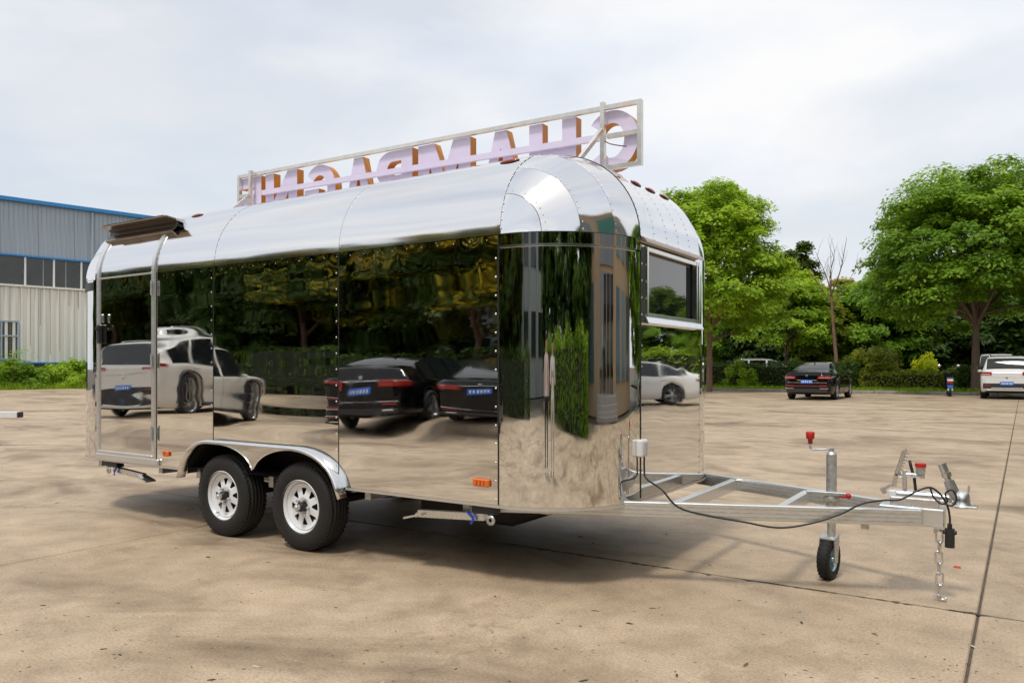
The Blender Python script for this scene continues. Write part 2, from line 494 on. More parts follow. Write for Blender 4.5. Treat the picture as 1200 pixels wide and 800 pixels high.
# broken edge along the long joint that passes under the trailer
rj = random.Random(9); top, bot = [], []; x = -.6; wv = 0
while x < 7.5:
    wv = .75 * wv + rj.uniform(-.004, .004)
    chip = .018 * max(0, rj.random() - .80) / .20
    top.append(Vector((x, .952 + wv + .002 + chip + rj.uniform(0, .004), .0015))); bot.append(Vector((x, .948 + wv - .001 - (.024 * max(0, rj.random() - .82) / .18) - rj.uniform(0, .004), .0015)))
    x += rj.uniform(.015, .05)
MB().grid([top, bot], smooth=False).build('broken_edge', MATS.get('joint_dirt'), yard)
# loose grit, leaf scraps and chips on the concrete
rng = np.random.default_rng(5)
gm = MB()
for i in range(900):
    if i < 680:
        px, py = rng.uniform(0, 1200), 570 + 230 * rng.random() ** .8
    else:
        px, py = rng.uniform(0, 1200), rng.uniform(480, 600)
    p = G(px, py); s = rng.uniform(.0025, .007) * (1 + 1.5 * (rng.random() < .10)); a = rng.uniform(0, 6.28)
    r = [s * rng.uniform(.5, 1.3) for _ in range(5)]
    ca, sa = math.cos(a), math.sin(a); loc2 = [(math.cos(k * 1.2566) * r[k] * 1.6, math.sin(k * 1.2566) * r[k] * .6) for k in range(5)]
    top = [p + Vector((u_ * ca - v_ * sa, u_ * sa + v_ * ca, .001)) for u_, v_ in loc2]
    ap = p + Vector((0, 0, s * rng.uniform(.15, .45)))
    gm.add(top + [ap], [(k, (k + 1) % 5, 5) for k in range(5)], int(rng.choice([0, 0, 1, 1, 1, 2])))
grit = gm.build('ground_litter', [mat('pale_chip', (.5, .46, .40), .8), mat('dark_chip', (.06, .045, .03), .8), mat('dry_leaf', (.16, .10, .04), .8)])
tag(grit, 'loose grit and dry leaf scraps scattered on the concrete', 'grit', kind='stuff')
p = G(1122, 665)
bm_ = MB().prism([(-.022, -.006), (-.004, -.011), (.021, -.007), (.017, .006), (-.012, .009)], lambda x, y: p + Vector((x, y, .001)), lambda x, y: p + Vector((x * .8, y * .7, .012)))
tag(bm_.build('plastic_scrap', mat('pink_red_plastic', (.62, .10, .07), .5)), 'small pinkish red plastic scrap on the concrete by the hanging chain', 'litter')

# ================================================================ the trailer
ORG = (-2.0, 1.1, 0.0)
OFF[0] = ORG
T = thing('food_trailer', ORG, 0, 'mirror polished steel food trailer with rounded corners and twin axle', 'trailer')
ZB, ZS, RC, WT, BV = .467, 2.0, .6, 2.2, .57
XR = -4.2
SEAMS = [-3.295, -2.575, -1.264, 0.0]
HUBS = (-1.63, -2.47)

def arch_z(x):
    """upper edge of the wheel opening in the side sheet"""
    x0, x1, xa, xb = -2.90, -1.235, -2.56, -1.66
    if x <= x0 or x >= x1: return ZB
    if x < xa: return .43 + .265 * math.sqrt(max(0, 1 - ((xa - x) / (xa - x0)) ** 2))
    if x > xb: return .43 + .265 * math.sqrt(max(0, 1 - ((x - xb) / (x1 - xb)) ** 2))
    return .695
def linsp(a, b, n): return [a + (b - a) * i / (n - 1) for i in range(n)]
riv = MB()
RIV_P = []
def rivet(p, nrm, r=.0065):
    p, nrm = Vector(p), Vector(nrm).normalized()
    u = Vector((0, 0, 1)) if abs(nrm.z) < .9 else Vector((1, 0, 0))
    a = nrm.cross(u).normalized(); b = nrm.cross(a)
    ring = [p + (a * math.cos(k * 1.0472) + b * math.sin(k * 1.0472)) * r for k in range(6)]
    r2 = [p + nrm * r * .45 + (a * math.cos(k * 1.0472) + b * math.sin(k * 1.0472)) * r * .55 for k in range(6)]
    riv.add(ring + r2, [(k, (k + 1) % 6, 6 + (k + 1) % 6, 6 + k) for k in range(6)] + [(6, 7, 8, 9, 10, 11)], 0, True)

# --- near side sheets (each a slightly proud sheet with returned edges)
def side_sheet(x0, x1, Y=0.0, sgn=-1):
    mb = MB(); xs = sorted(set(linsp(x0 + .0015, x1 - .0015, 26) + [x for x in (-2.90, -2.895, -2.88, -2.85, -1.235, -1.24, -1.255, -1.285) if x0 < x < x1]))
    top, bot = [], []
    rows = []
    for x in xs:
        z0 = max(ZB, arch_z(x))
        rows.append([Vector((x, Y, z0 + (ZS - .004 - z0) * t)) for t in (0, .25, .5, .75, 1)])
    mb.grid(rows, smooth=False)
    # returned edges
    ed = [r[0] for r in rows] + rows[-1] + [r[-1] for r in rows[::-1]] + rows[0][::-1]
    inn = [q + Vector((0, -sgn * .012, 0)) for q in ed]
    n = len(ed)
    mb.add(ed + inn, [(i, (i + 1) % n, n + (i + 1) % n, n + i) for i in range(n)])
    return mb
for a, b in zip(SEAMS[:-1], SEAMS[1:]):
    side_sheet(a, b).build('side_panel', M_mirror_l if b < -2 else M_mirror, T, weld=True)
side_sheet(XR, -4.165).build('side_panel', M_mirror, T, weld=True)
for a, b in zip([XR, -2.8, -1.4], [-2.8, -1.4, 0]):
    side_sheet(a, b, WT, 1).build('side_panel', M_mirror, T, weld=True)
for x in SEAMS[1:]:
    for z in np.arange(.5 if x != -2.575 else .76, 1.97, .105):
        rivet((x - .022 if x < 0 else x - .018, -.0005, z), (0, -1, 0))
for x in np.arange(-3.2, -.02, .12): rivet((x, -.0005, 1.972), (0, -1, 0), .0032)

# --- roof sheets: the arch from side to side
def roof_pt(x, s):
    """s 0..1 round the near curve, 1..2 across the top, 2..3 down the far curve"""
    if s <= 1: f = s * math.pi / 2; return Vector((x, RC - RC * math.cos(f), ZS + BV * math.sin(f)))
    if s <= 2: return Vector((x, RC + (s - 1) * (WT - 2 * RC), ZS + BV + .012 * math.sin((s - 1) * math.pi)))
    f = (3 - s) * math.pi / 2; return Vector((x, WT - RC + RC * math.cos(f), ZS + BV * math.sin(f)))
def roof_n(s):
    f = min(s, 1) * math.pi / 2
    return Vector((0, -math.cos(f) / RC, math.sin(f) / BV))
S_ALL = linsp(0, 1, 22) + linsp(1, 2, 7)[1:] + linsp(2, 3, 22)[1:]
RX = [XR] + SEAMS
for a, b in zip(RX[:-1], RX[1:]):
    MB().grid([[roof_pt(x, s) for s in S_ALL] for x in linsp(a + .001, b - .001, 4)]).build('roof_panel', M_roof, T)
for x in RX[1:]:
    for s in np.arange(.04, 1.0, .055): rivet(roof_pt(x + (.014 if x > -3 else 0), s), roof_n(s), .004)
# raised seam strip along every roof joint
for x in (-2.575, 0.0):
    MB().grid([[roof_pt(x + dx, s) + roof_n(s).normalized() * .0015 for s in S_ALL] for dx in (-.012, .012)]).build('roof_seam', M_roof, T)

# --- corners: four rolled sheets, a rail band above each of the front two
def corner(cx, cy, a0, a1, name, z0, z1, off=0.0, n=28, m=None):
    rows = []
    for i in range(n + 1):
        a = a0 + (a1 - a0) * i / n
        rows.append([Vector((cx + (RC + off) * math.cos(a), cy + (RC + off) * math.sin(a), z)) for z in (z0, (z0 + z1) / 2, z1)])
    mb = MB().grid(rows)
    inn = [[q - Vector((math.cos(a0 + (a1 - a0) * i / n), math.sin(a0 + (a1 - a0) * i / n), 0)) * .012 for q in r] for i, r in enumerate(rows)]
    mb.grid([[r[0] for r in rows], [r[0] for r in inn]]); mb.grid([[r[-1] for r in rows], [r[-1] for r in inn]])
    return mb.build(name, m or M_mirror_c, T)
H_ = math.pi / 2
corner(0, RC, -H_ + .003, 0, 'corner_panel', ZB, ZS - .075)
corner(0, RC, -H_ + .003, 0, 'corner_band', ZS - .068, ZS - .003, .004)
corner(0, RC, -H_ + .02, -.12, 'corner_trim', ZS - .080, ZS - .066, .010, m=M_alu_b)
corner(0, WT - RC, 0, H_, 'corner_panel', ZB, ZS - .003)
corner(XR, RC, -math.pi, -H_, 'corner_panel', ZB, ZS - .003)
corner(XR, WT - RC, H_, math.pi, 'corner_panel', ZB, ZS - .003)
corner(XR, RC, -math.pi, -H_ - .02, 'corner_band', ZS - .09, ZS - .02, .006, m=M_black)
MB().box((XR - RC - .0, WT / 2, (ZB + ZS) / 2), (.012, WT - 2 * RC, ZS - ZB)).build('rear_panel', M_mirror, T)

# --- domed ends: strips cut at constant Y, each strip bent one way only
def dome_strip(sx, x_base, ya, yb):
    rows = []
    for y in linsp(ya + (.0005 if ya else 0), yb - .0005, 7):
        row = []
        def sec(yy):
            w = min(yy, WT - yy)
            q = 1.0 if w >= RC else math.sqrt(max(1e-6, 1 - ((RC - w) / RC) ** 2))
            return q
        # singly curved: interpolate the end sections
        t = (y - ya) / (yb - ya)
        qa, qb = sec(ya), sec(yb)
        for i in range(25):
            f = i / 24 * H_
            k = abs(2 * i / 24 - 1) ** 5          # exact at both ends, flat across in between
            q = sec(y) * k + (qa * (1 - t) + qb * t) * (1 - k)
            row.append(Vector((x_base + sx * q * RC * math.cos(f), y, ZS + q * BV * math.sin(f))))
        rows.append(row)
    return MB().grid(rows)
DY = [0, .055, .18, .36, .60, .80, 1.0, 1.2, 1.4, 1.6, 1.84, 2.02, 2.145, 2.2]
for ya, yb in zip(DY[:-1], DY[1:]):
    dome_strip(1, 0, ya, yb).build('dome_panel', M_roof, T)
    dome_strip(-1, XR, ya, yb).build('dome_panel', M_roof, T)
def dome_pt(y, f, r=0.0):
    w = min(y, WT - y); q = 1.0 if w >= RC else math.sqrt(max(1e-6, 1 - ((RC - w) / RC) ** 2))
    p = Vector((q * RC * math.cos(f), y, ZS + q * BV * math.sin(f)))
    nn = Vector((p.x / RC ** 2, 0 if w >= RC else (y - (RC if y < 1.1 else WT - RC)) / RC ** 2, (p.z - ZS) / BV ** 2)).normalized()
    return p + nn * r, nn
for y in DY[1:-1]:
    w = min(y, WT - y); q = 1.0 if w >= RC else math.sqrt(1 - ((RC - w) / RC) ** 2)
    step = .042 / (q * RC)
    for f in np.arange(.04, H_, step):
        p_, nn = dome_pt(y + .012, f, .001); rivet(p_, nn, .0042)
# dark sealed joint lines of the dome
for y in (.60,):
    MB().tube([dome_pt(y, f, .001)[0] for f in linsp(0, H_, 30)], .0022, 5).build('dome_joint', M_dark, T)
MB().tube([(RC * math.cos(a), RC + RC * math.sin(a), ZS - .001) for a in linsp(-H_, 0, 30)], .0035, 5).build('dome_joint', M_dark, T)

# --- front wall with its window
FX = RC
wy0, wy1, wz0, wz1 = .655, 1.56, 1.545, 1.965
fr = MB()
fr.box((FX - .006, WT / 2, (ZB + wz0) / 2), (.012, WT - 2 * RC - .004, wz0 - ZB))
fr.build('front_panel', M_mirror_c, T)
fr = MB()
fr.box((FX - .006, (RC + wy0) / 2 + .001, (wz0 + ZS) / 2), (.012, wy0 - RC - .004, ZS - wz0 - .006))
fr.box((FX - .006, (wy1 + WT - RC) / 2, (wz0 + ZS) / 2), (.012, WT - RC - wy1 - .004, ZS - wz0 - .006))
fr.box((FX - .0062, (wy0 + wy1) / 2, (wz1 + ZS) / 2), (.012, wy1 - wy0, ZS - wz1 - .006))
fr.build('front_panel', M_mirror_c, T)
win = MB().box((FX - .022, (wy0 + wy1) / 2, (wz0 + wz1) / 2), (.008, wy1 - wy0 - .06, wz1 - wz0 - .05)).build('window', M_glass, T)
wf = MB()
for y, w in ((wy0 + .012, .028), (wy1 - .016, .036), (wy1 - .062, .022)):
    wf.box((FX + .004, y, (wz0 + wz1) / 2), (.034, w, wz1 - wz0), bev=.003)
wf.box((FX + .0045, (wy0 + wy1) / 2, wz1 - .014), (.030, wy1 - wy0 - .01, .026), bev=.003)
wf.box((FX + .0045, (wy0 + wy1) / 2, wz0 + .014), (.030, wy1 - wy0 - .01, .026), bev=.003)
wf.build('window_frame', M_alu_b, win)
MB().prism([(.0, 1.512), (.034, 1.505), (.038, 1.512), (.022, 1.545), (.0, 1.552)], lambda x, z: (FX + x, wy0 - .02, z), lambda x, z: (FX + x, wy1 + .02, z)).build('window_sill', M_alu_b, win)
MB().prism([(.0, 2.022), (.02, 2.016), (.036, 1.998), (.043, 1.984), (.037, 1.982), (.030, 1.992), (.0, 2.0)], lambda x, z: (FX - .005 + x, RC + .01, z), lambda x, z: (FX - .005 + x, WT - RC - .005, z)).build('window_visor', M_tan, win)
for z in linsp(.52, 1.5, 9): rivet((FX + .001, RC + .02, z), (1, 0, 0))
for z in linsp(1.56, 1.96, 5): rivet((FX + .001, RC + .02, z), (1, 0, 0), .008)
for z in linsp(.52, 1.96, 14): rivet((FX + .001, WT - RC - .012, z), (1, 0, 0))
# side seam cover of the front corner
MB().box((.001, -.002, (ZB + ZS) / 2), (.006, .004, ZS - ZB - .01)).build('panel_joint', M_dark, T)
MB().box((FX + .002, RC + .002, (ZB + ZS) / 2 - .01), (.004, .006, ZS - ZB - .05)).build('panel_joint', M_dark, T)
for x in SEAMS[1:3]:
    z0 = max(ZB, arch_z(x))
    MB().box((x, -.001, (z0 + ZS) / 2), (.004, .003, ZS - z0)).build('panel_joint', M_dark, T)

# --- floor, skirt, wheel wells
fl = MB()
ring = [(RC * math.cos(a), RC + RC * math.sin(a)) for a in linsp(-H_, 0, 12)] + [(RC * math.cos(a), WT - RC + RC * math.sin(a)) for a in linsp(0, H_, 12)] + \
       [(XR + RC * math.cos(a), WT - RC + RC * math.sin(a)) for a in linsp(H_, math.pi, 12)] + [(XR + RC * math.cos(a), RC + RC * math.sin(a)) for a in linsp(-math.pi, -H_, 12)]
cx_, cy_ = -2.1, 1.1
sh = lambda x, y, k=.985: (cx_ + (x - cx_) * .99, cy_ + (y - cy_) * k)
ring2 = [sh(*q) for q in ring]
n_ = len(ring2)
fl.add([(x, y, ZB + .012) for x, y in ring2], [tuple(range(n_))])
fl.build('floor', M_dark, T)
# aluminium edge strip round the bottom, stopped at the wheel opening
sk = MB()
def strip(pts):
    a = [Vector((x, y, 0)) for x, y in pts]
    lo, hi = [], []
    for i, q in enumerate(a):
        t = (a[min(i + 1, len(a) - 1)] - a[max(i - 1, 0)]).normalized(); nn = Vector((t.y, -t.x, 0)) * .004
        lo.append(q + nn + Vector((0, 0, ZB - .014))); hi.append(q + nn + Vector((0, 0, ZB + .003)))
    sk.grid([lo, hi]); sk.grid([lo, [q - Vector((0, 0, 0)) * 1 + (Vector((cx_, cy_, q.z)) - q).normalized() * .05 for q in lo]])
strip([(-1.2, 0), (-.6, 0), (0, 0)] + ring[1:12] + [(RC, 1.1)] + ring[12:24] + [(-1.2, WT)])
strip([(-1.2, WT), (XR, WT)] + ring[25:36] + [(XR - RC, 1.1)] + ring[36:48] + [(-2.93, 0)])
sk.build('bottom_trim', M_alu, T)
for ys, s in ((0, 1), (WT, -1)):
    ww = MB()
    prof = [(-2.92, .43)] + [(x, arch_z(x) + .006) for x in linsp(-2.895, -1.24, 40)] + [(-1.215, .43)]
    yin = ys + s * .34
    ww.grid([[Vector((x, ys + s * .013, z)) for x, z in prof], [Vector((x, yin, z)) for x, z in prof]])
    ww.add([(-2.92, yin, .40), (-1.215, yin, .40)] + [(x, yin, z) for x, z in prof[::-1]], [tuple(range(len(prof) + 2))])
    ww.build('wheel_well', M_dark, T)

# --- twin mudguard: bright lip following the opening and the plate between the tyres
def mudguard(ys, s):
    pr = [(-2.925, .405)] + [(x, arch_z(x)) for x in linsp(-2.9, -1.235, 60) if arch_z(x) > .44] + [(-1.205, .400)]
    # outward offset in the wall plane
    P = [Vector((x, 0, z)) for x, z in pr]; out, inn = [], []
    for i, q in enumerate(P):
        t = (P[min(i + 1, len(P) - 1)] - P[max(i - 1, 0)]).normalized(); nn = Vector((-t.z, 0, t.x))
        out.append(q + nn * .016); inn.append(q - nn * .002)
    y0, y1 = ys + s * .002, ys - s * .070
    lip = MB()
    A = [Vector((q.x, y0, q.z)) for q in out]; B_ = [Vector((q.x, y1 + s * .012, q.z)) for q in out]
    C_ = [Vector((q.x, y1, q.z - .004)) for q in [o_.lerp(i_, .3) for o_, i_ in zip(out, inn)]]; D = [Vector((q.x, y1, q.z)) for q in inn]; E_ = [Vector((q.x, y0, q.z)) for q in inn]
    lip.grid([A, B_]); lip.grid([B_, C_]); lip.grid([C_, D]); lip.grid([D, E_])
    for k in (0, -1): lip.add([A[k], B_[k], C_[k], D[k], E_[k]], [(0, 1, 2, 3, 4)])
    mg = lip.build('mudguard', M_alu_b, T, weld=True)
    pl = MB(); top, bot = [], []
    for x in linsp(-2.80, -1.335, 70):
        zt = arch_z(x) - .002
        sq = min(1, abs(x + 2.05) / .41)
        zl = max(.505, .490 + .20 * math.sqrt(max(0, 1 - (1 - sq) ** 2))) if abs(x + 2.05) < .41 else zt - .004
        zl = min(zl, zt - .001)
        top.append(Vector((x, 0, zt))); bot.append(Vector((x, 0, zl)))
    Y1 = lambda L_, y: [Vector((q.x, y, q.z)) for q in L_]
    ya, yb = ys - s * .060, ys - s * .052
    pl.grid([Y1(top, ya), Y1(bot, ya)], smooth=False); pl.grid([Y1(bot, ya), Y1(bot, yb)]); pl.grid([Y1(bot, yb), Y1(top, yb)], smooth=False)
    pl.build('plate', M_mirror_c, mg, weld=True)
    MB().tube([q + Vector((0, ya - s * .002, 0)) for q in bot], .005, 6).build('plate_bead', M_alu_b, mg)
mudguard(0, 1); mudguard(WT, -1)

# --- wheels
def wheel_meshes():
    R0, w = .302, .19
    ty = MB()
    prof = [(.178, -.082), (.190, -.090), (.215, -.0985), (.245, -.098), (.268, -.092), (.284, -.084), (.294, -.070), (.300, -.050)]
    tread = []
    for k, yy in enumerate([-.050, -.034, -.034, -.026, -.026, -.006, -.006, .006, .006, .026, .026, .034, .034, .050]):
        groove = (k in (2, 3, 6, 7, 10, 11))
        tread.append((.2925 if groove else R0, yy))
    full = prof + tread + [(r, -h) for r, h in prof[::-1]]
    ty.lathe(full, 56)
    for k in range(56):      # shoulder lugs
        a = k / 56 * 2 * math.pi
        rot = Matrix.Rotation(-a, 3, 'Y')
        for s in (-1, 1): ty.box(rot @ Vector((.2915, s * .064, 0)), (.012, .030, .019), 0, rot)
    tyre = ty.mesh('tyre', M_rubber)
    rm = MB()
    rm.lathe([(.181, -.090), (.186, -.086), (.184, -.080), (.170, -.074), (.160, -.050), (.158, .06), (.178, .084), (.184, .09)], 48)
    # dished centre with eight openings
    radii = [(.036, -.052), (.058, -.056), (.068, -.058), (.078, -.052), (.126, -.046), (.138, -.046), (.159, -.060)]
    NS = 8; SEG = 8
    vs = []; fs = []
    for j in range(NS * SEG):
        a = j / (NS * SEG) * 2 * math.pi
        for r, h in radii: vs.append((r * math.cos(a), h, r * math.sin(a)))
    k = len(radii); N = NS * SEG
    def warp(j, r):  # openings narrow towards the hub
        return j
    for j in range(N):
        j2 = (j + 1) % N; ph = j % SEG
        for i in range(k - 1):
            if i == 3 and ph in (2, 3, 4, 5): continue
            fs.append((j * k + i, j2 * k + i, j2 * k + i + 1, j * k + i + 1))
    # pull the inner corners together so the openings are wedge shaped
    for j in range(N):
        ph = j % SEG
        c = (j // SEG) * SEG + 4
        if ph in (2, 6):
            a = (c + (-1 if ph == 2 else 1) * .75) / N * 2 * math.pi
            vs[j * k + 3] = (radii[3][0] * math.cos(a), radii[3][1], radii[3][0] * math.sin(a))
        if ph in (3, 5):
            a = (c + (-1 if ph == 3 else 1) * .4) / N * 2 * math.pi
            vs[j * k + 3] = (radii[3][0] * math.cos(a), radii[3][1], radii[3][0] * math.sin(a))
            a = (c + (-1 if ph == 3 else 1) * 1.2) / N * 2 * math.pi
    rm.add(vs, fs, 0, True)
    rim = rm.mesh('rim', M_rimw, recalc=True)
    dm = MB().lathe([(.0, -.01), (.150, -.01), (.150, .06)], 32).mesh('brake_drum', M_dark)
    hb = MB().cyl((0, -.03, 0), (0, -.088, 0), .033, 20).cyl((0, -.088, 0), (0, -.10, 0), .031, 20, r2=.024)
    hub = hb.mesh('hub_cap', M_black)
    cp = MB().cyl((0, -.10, 0), (0, -.125, 0), .020, 14).cyl((0, -.125, 0), (0, -.131, 0), .019, 14, r2=.012).mesh('hub_bolt', M_zinc)
    nut = MB().cyl((0, -.056, 0), (0, -.074, 0), .0105, 6).cyl((0, -.074, 0), (0, -.082, 0), .006, 8).mesh('wheel_nut', M_zinc)
    vlv = MB().cyl((0, -.064, 0), (0, -.092, 0), .004, 6).mesh('valve', M_black)
    return tyre, rim, dm, hub, cp, nut, vlv
OFF[0] = (0, 0, 0)
WM = wheel_meshes()
OFF[0] = ORG
def wheel(x, y, s, rot):
    loc = (x - ORG[0], y - ORG[1], .30)
    ty = link('wheel', WM[0], T); ty.location = loc; ty.rotation_euler = (0, rot, math.pi if s < 0 else 0)
    for nm, me in zip(('rim', 'brake_drum', 'hub_cap', 'hub_bolt'), WM[1:5]): link(nm, me, ty)
    for k in range(5):
        a = k / 5 * 2 * math.pi + .3
        o = link('wheel_nut', WM[5], ty); o.location = (.056 * math.cos(a), 0, .056 * math.sin(a))
    o = link('valve', WM[6], ty); o.location = (.146, 0, -.02)
for hx, rt in zip(HUBS, (.35, 1.9)):
    wheel(hx, .085, 1, rt); wheel(hx, WT - .085, -1, rt + .8)
ax = MB()
for hx in HUBS:
    ax.cyl((hx, .2, .30), (hx, WT - .2, .30), .032, 12)
ax.build('axle', M_dark, T)
# chassis
ch = MB()
for y in (.42, WT - .42): ch.bar((XR - .4, y, .415), (.1, y, .415), .06, .10)
for x in (-4.3, -3.4, -2.9, -2.05, -1.1, -.3): ch.bar((x, .1, .425), (x, WT - .1, .425), .05, .08)
ch.build('chassis_rail', M_galv, T)
for y in (.42, WT - .42):
    sp = MB()
    sp.tube([(-2.95, y, .37), (-2.7, y, .335), (-2.47, y, .33), (-2.2, y, .345), (-2.05, y, .38)], .02, 6)
    sp.tube([(-2.05, y, .38), (-1.9, y, .345), (-1.63, y, .33), (-1.4, y, .335), (-1.15, y, .37)], .02, 6)
    sp.box((-2.05, y, .40), (.12, .05, .1))
    sp.build('leaf_spring', M_dark, T)

for nm, x0, x1, y0, y1, z0 in (('shade_block_near', -1.05, -.25, .55, 1.2, .22), ('shade_block_far', -1.05, -.25, 1.3, 1.95, .20), ('shade_block_rear', -3.6, -3.05, .8, 1.8, .26)):  # boxes added below the floor to deepen the shade under the trailer
    MB().box(((x0 + x1) / 2, (y0 + y1) / 2, (z0 + .44) / 2), (x1 - x0, y1 - y0, .44 - z0), bev=.03).build(nm, M_dark, T)
# --- rounded entry door with its frame running up onto the roof curve
dx0, dx1 = -4.125, -3.345
def wall_path(x, z0, smax, off, n=14):
    pts = [(Vector((x, -off, z)), Vector((0, -1, 0))) for z in linsp(z0, ZS, 8)[:-1]]
    for s in linsp(0, smax, n):
        nn = roof_n(s).normalized(); pts.append((roof_pt(x, s) + nn * off, nn))
    return pts
def post(x0, x1, z0, smax, t0, t1):
    a, b = wall_path(x0, z0, smax, t0), wall_path(x1, z0, smax, t0)
    c, d = wall_path(x0 + .006, z0, smax, t1), wall_path(x1 - .006, z0, smax, t1)
    A, B_, C_, D = [[p_ for p_, _ in q] for q in (a, b, c, d)]
    mb = MB(); mb.grid([A, C_]); mb.grid([C_, D]); mb.grid([D, B_])
    mb.add([A[0], C_[0], D[0], B_[0]], [(0, 1, 2, 3)]); mb.add([A[-1], C_[-1], D[-1], B_[-1]], [(0, 1, 2, 3)])
    return mb
SMX = .60
dp = wall_path(dx0, .535, SMX, 0.004); dq = wall_path(dx1, .535, SMX, .004)
rows = []
for k in range(9):
    t = k / 8
    rows.append([a[0].lerp(b[0], t) for a, b in zip(dp, dq)])
door = MB().grid([r[:8] for r in rows]).build('door', M_mirror_l, T)
MB().grid([r[7:] for r in rows]).build('door_top', M_roof, door)
post(dx0 - .034, dx0 + .014, .505, SMX, .001, .014).build('door_frame', M_alu, T)
post(dx1 - .010, dx1 + .042, .505, SMX, .001, .014).build('door_frame', M_alu, T)
MB().box(((dx0 + dx1) / 2, -.010, .527), (dx1 - dx0 + .02, .018, .035), bev=.004).build('door_bottom_rail', M_alu, door)
MB().box(((dx0 + dx1) / 2, -.008, ZS + .003), (dx1 - dx0 - .03, .010, .012), bev=.002).build('door_joint', M_alu, door)
MB().box(((dx0 + dx1) / 2 + .03, -.012, .492), (dx1 - dx0 + .12, .02, .05), bev=.004).build('door_sill', M_alu, T)
for z in (.72, 1.30, 1.88):
    MB().box((dx1 + .018, -.026, z), (.022, .012, .11), bev=.003).cyl((dx1 + .03, -.032, z - .06), (dx1 + .03, -.032, z + .06), .007, 8).build('hinge', M_galv, door)
hd = MB().box((dx0 + .035, -.022, 1.53), (.045, .03, .16), bev=.006).cyl((dx0 + .05, -.04, 1.57), (dx0 + .05, -.06, 1.57), .012, 10).bar((dx0 + .05, -.062, 1.57), (dx0 + .10, -.066, 1.60), .014, .02, bev=.003)
hd.build('door_handle', M_black, door)
MB().box((dx0 + .10, -.03, 1.66), (.012, .02, .07), bev=.003).build('door_latch', M_zinc, door)
# curved rain gutter over the door
gp = [(.095, 2.325), (.078, 2.335), (.125, 2.385), (.132, 2.42), (.105, 2.447), (.02, 2.458), (.018, 2.452), (.10, 2.438), (.122, 2.416), (.117, 2.388)]
gx0, gx1 = -4.17, -3.21
GX = lambda pr: MB().prism(pr, lambda y, z: (gx0, y, z), lambda y, z: (gx1, y, z))
gut = GX([(.112, 2.312), (.085, 2.326), (.070, 2.338), (.074, 2.343), (.088, 2.333), (.118, 2.320)]).build('rain_gutter', M_tan, T)
GX([(.074, 2.343), (.112, 2.385), (.118, 2.416), (.100, 2.436), (.108, 2.440), (.128, 2.418), (.121, 2.382), (.086, 2.340)]).build('gutter_channel', M_gutter_in, gut)
GX([(.112, 2.434), (.030, 2.446), (.022, 2.451), (.024, 2.456), (.112, 2.446)]).build('gutter_lip', M_tan, gut)
MB().prism([(.02, 2.460), (.10, 2.450), (.21, 2.45), (.22, 2.42)], lambda y, z: (gx0 + .03, y, z), lambda y, z: (gx1 - .03, y, z)).build('gutter_cover', M_alu_b, T)

# --- lamps and reflectors
def oval_lamp(c, along, nrm, name='marker_lamp'):
    c, along, nrm = Vector(c), Vector(along).normalized(), Vector(nrm).normalized(); side = nrm.cross(along)
    rows = []
    for i, (k, h) in enumerate(((1, 0), (1, .005), (.86, .011), (.5, .015), (.02, .016))):
        rows.append([c + along * (.062 * k * math.cos(2 * math.pi * j / 16)) + side * (.02 * k * math.sin(2 * math.pi * j / 16)) + nrm * h for j in range(17)])
    o = MB().grid(rows).build(name, M_redlens, T)
    rows = [[c + along * (.070 * math.cos(2 * math.pi * j / 16)) * k + side * (.026 * math.sin(2 * math.pi * j / 16)) * k + nrm * h for j in range(17)] for k, h in ((1, 0), (1, .005), (.8, .006))]
    MB().grid(rows).build('lamp_base', M_black, o)
s_ = math.acos((RC - .30) / RC) / H_
for x in (-.12, -3.20): oval_lamp(roof_pt(x, s_), (1, 0, 0), roof_n(s_))
for y in (.98, 1.21, 1.45):
    f = math.acos(.40 / RC); p_, nn = dome_pt(y, f); oval_lamp(p_, (0, 1, 0), nn)
def side_reflector(px, py, m, wd, lines):
    c = AY(px, py, 0.0)
    o = MB().box((c.x, -.010, c.z), (wd, .018, .045), bev=.006).build('side_reflector', m, T)
    q = MB()
    for k in range(lines): q.box((c.x - .025 + k * .025, -.020, c.z), (.006, .004, .026))
    q.build('lens_rib', M_redlens, o)
side_reflector(565, 565, M_amber, .115, 3); side_reflector(196, 531, M_amber, .07, 2)
# --- folded corner steadies
def steady(x0, x1, y, z, foot_dir):
    s = MB()
    s.bar((x0, y, z), (x1, y, z - .03), .045, .045, bev=.004)
    o = s.build('steady_leg', M_zinc, T)
    MB().box((x0, y, .435), (.16, .07, .06), bev=.004).build('bracket', M_black, o)
    MB().box((x1 + foot_dir * .02, y, z - .045), (.15, .09, .012), rot=Matrix.Rotation(foot_dir * .25, 3, 'Y')).bar((x1, y, z - .03), (x1 + foot_dir * .02, y, z - .05), .04, .02).build('foot_plate', M_zinc, o)
    MB().bar((x0 + foot_dir * .06, y - .04, z - .01), (x0 + foot_dir * .10, y - .045, z + .025), .012, .014).bar((x0 + foot_dir * .06, y - .04, z - .01), (x0 + foot_dir * .075, y - .05, z - .04), .012, .014).build('lever', M_blue, o)
    q = MB(); q.lathe([(.012, -.004), (.030, -.004), (.030, .004), (.012, .004)], 20, c=(x0 - foot_dir * .05, y - .026, z - .012)); q.build('ratchet_wheel', M_galv, o)
steady(-.12, -.62, .05, .385, -1)
steady(-3.98, -3.55, .05, .385, 1)

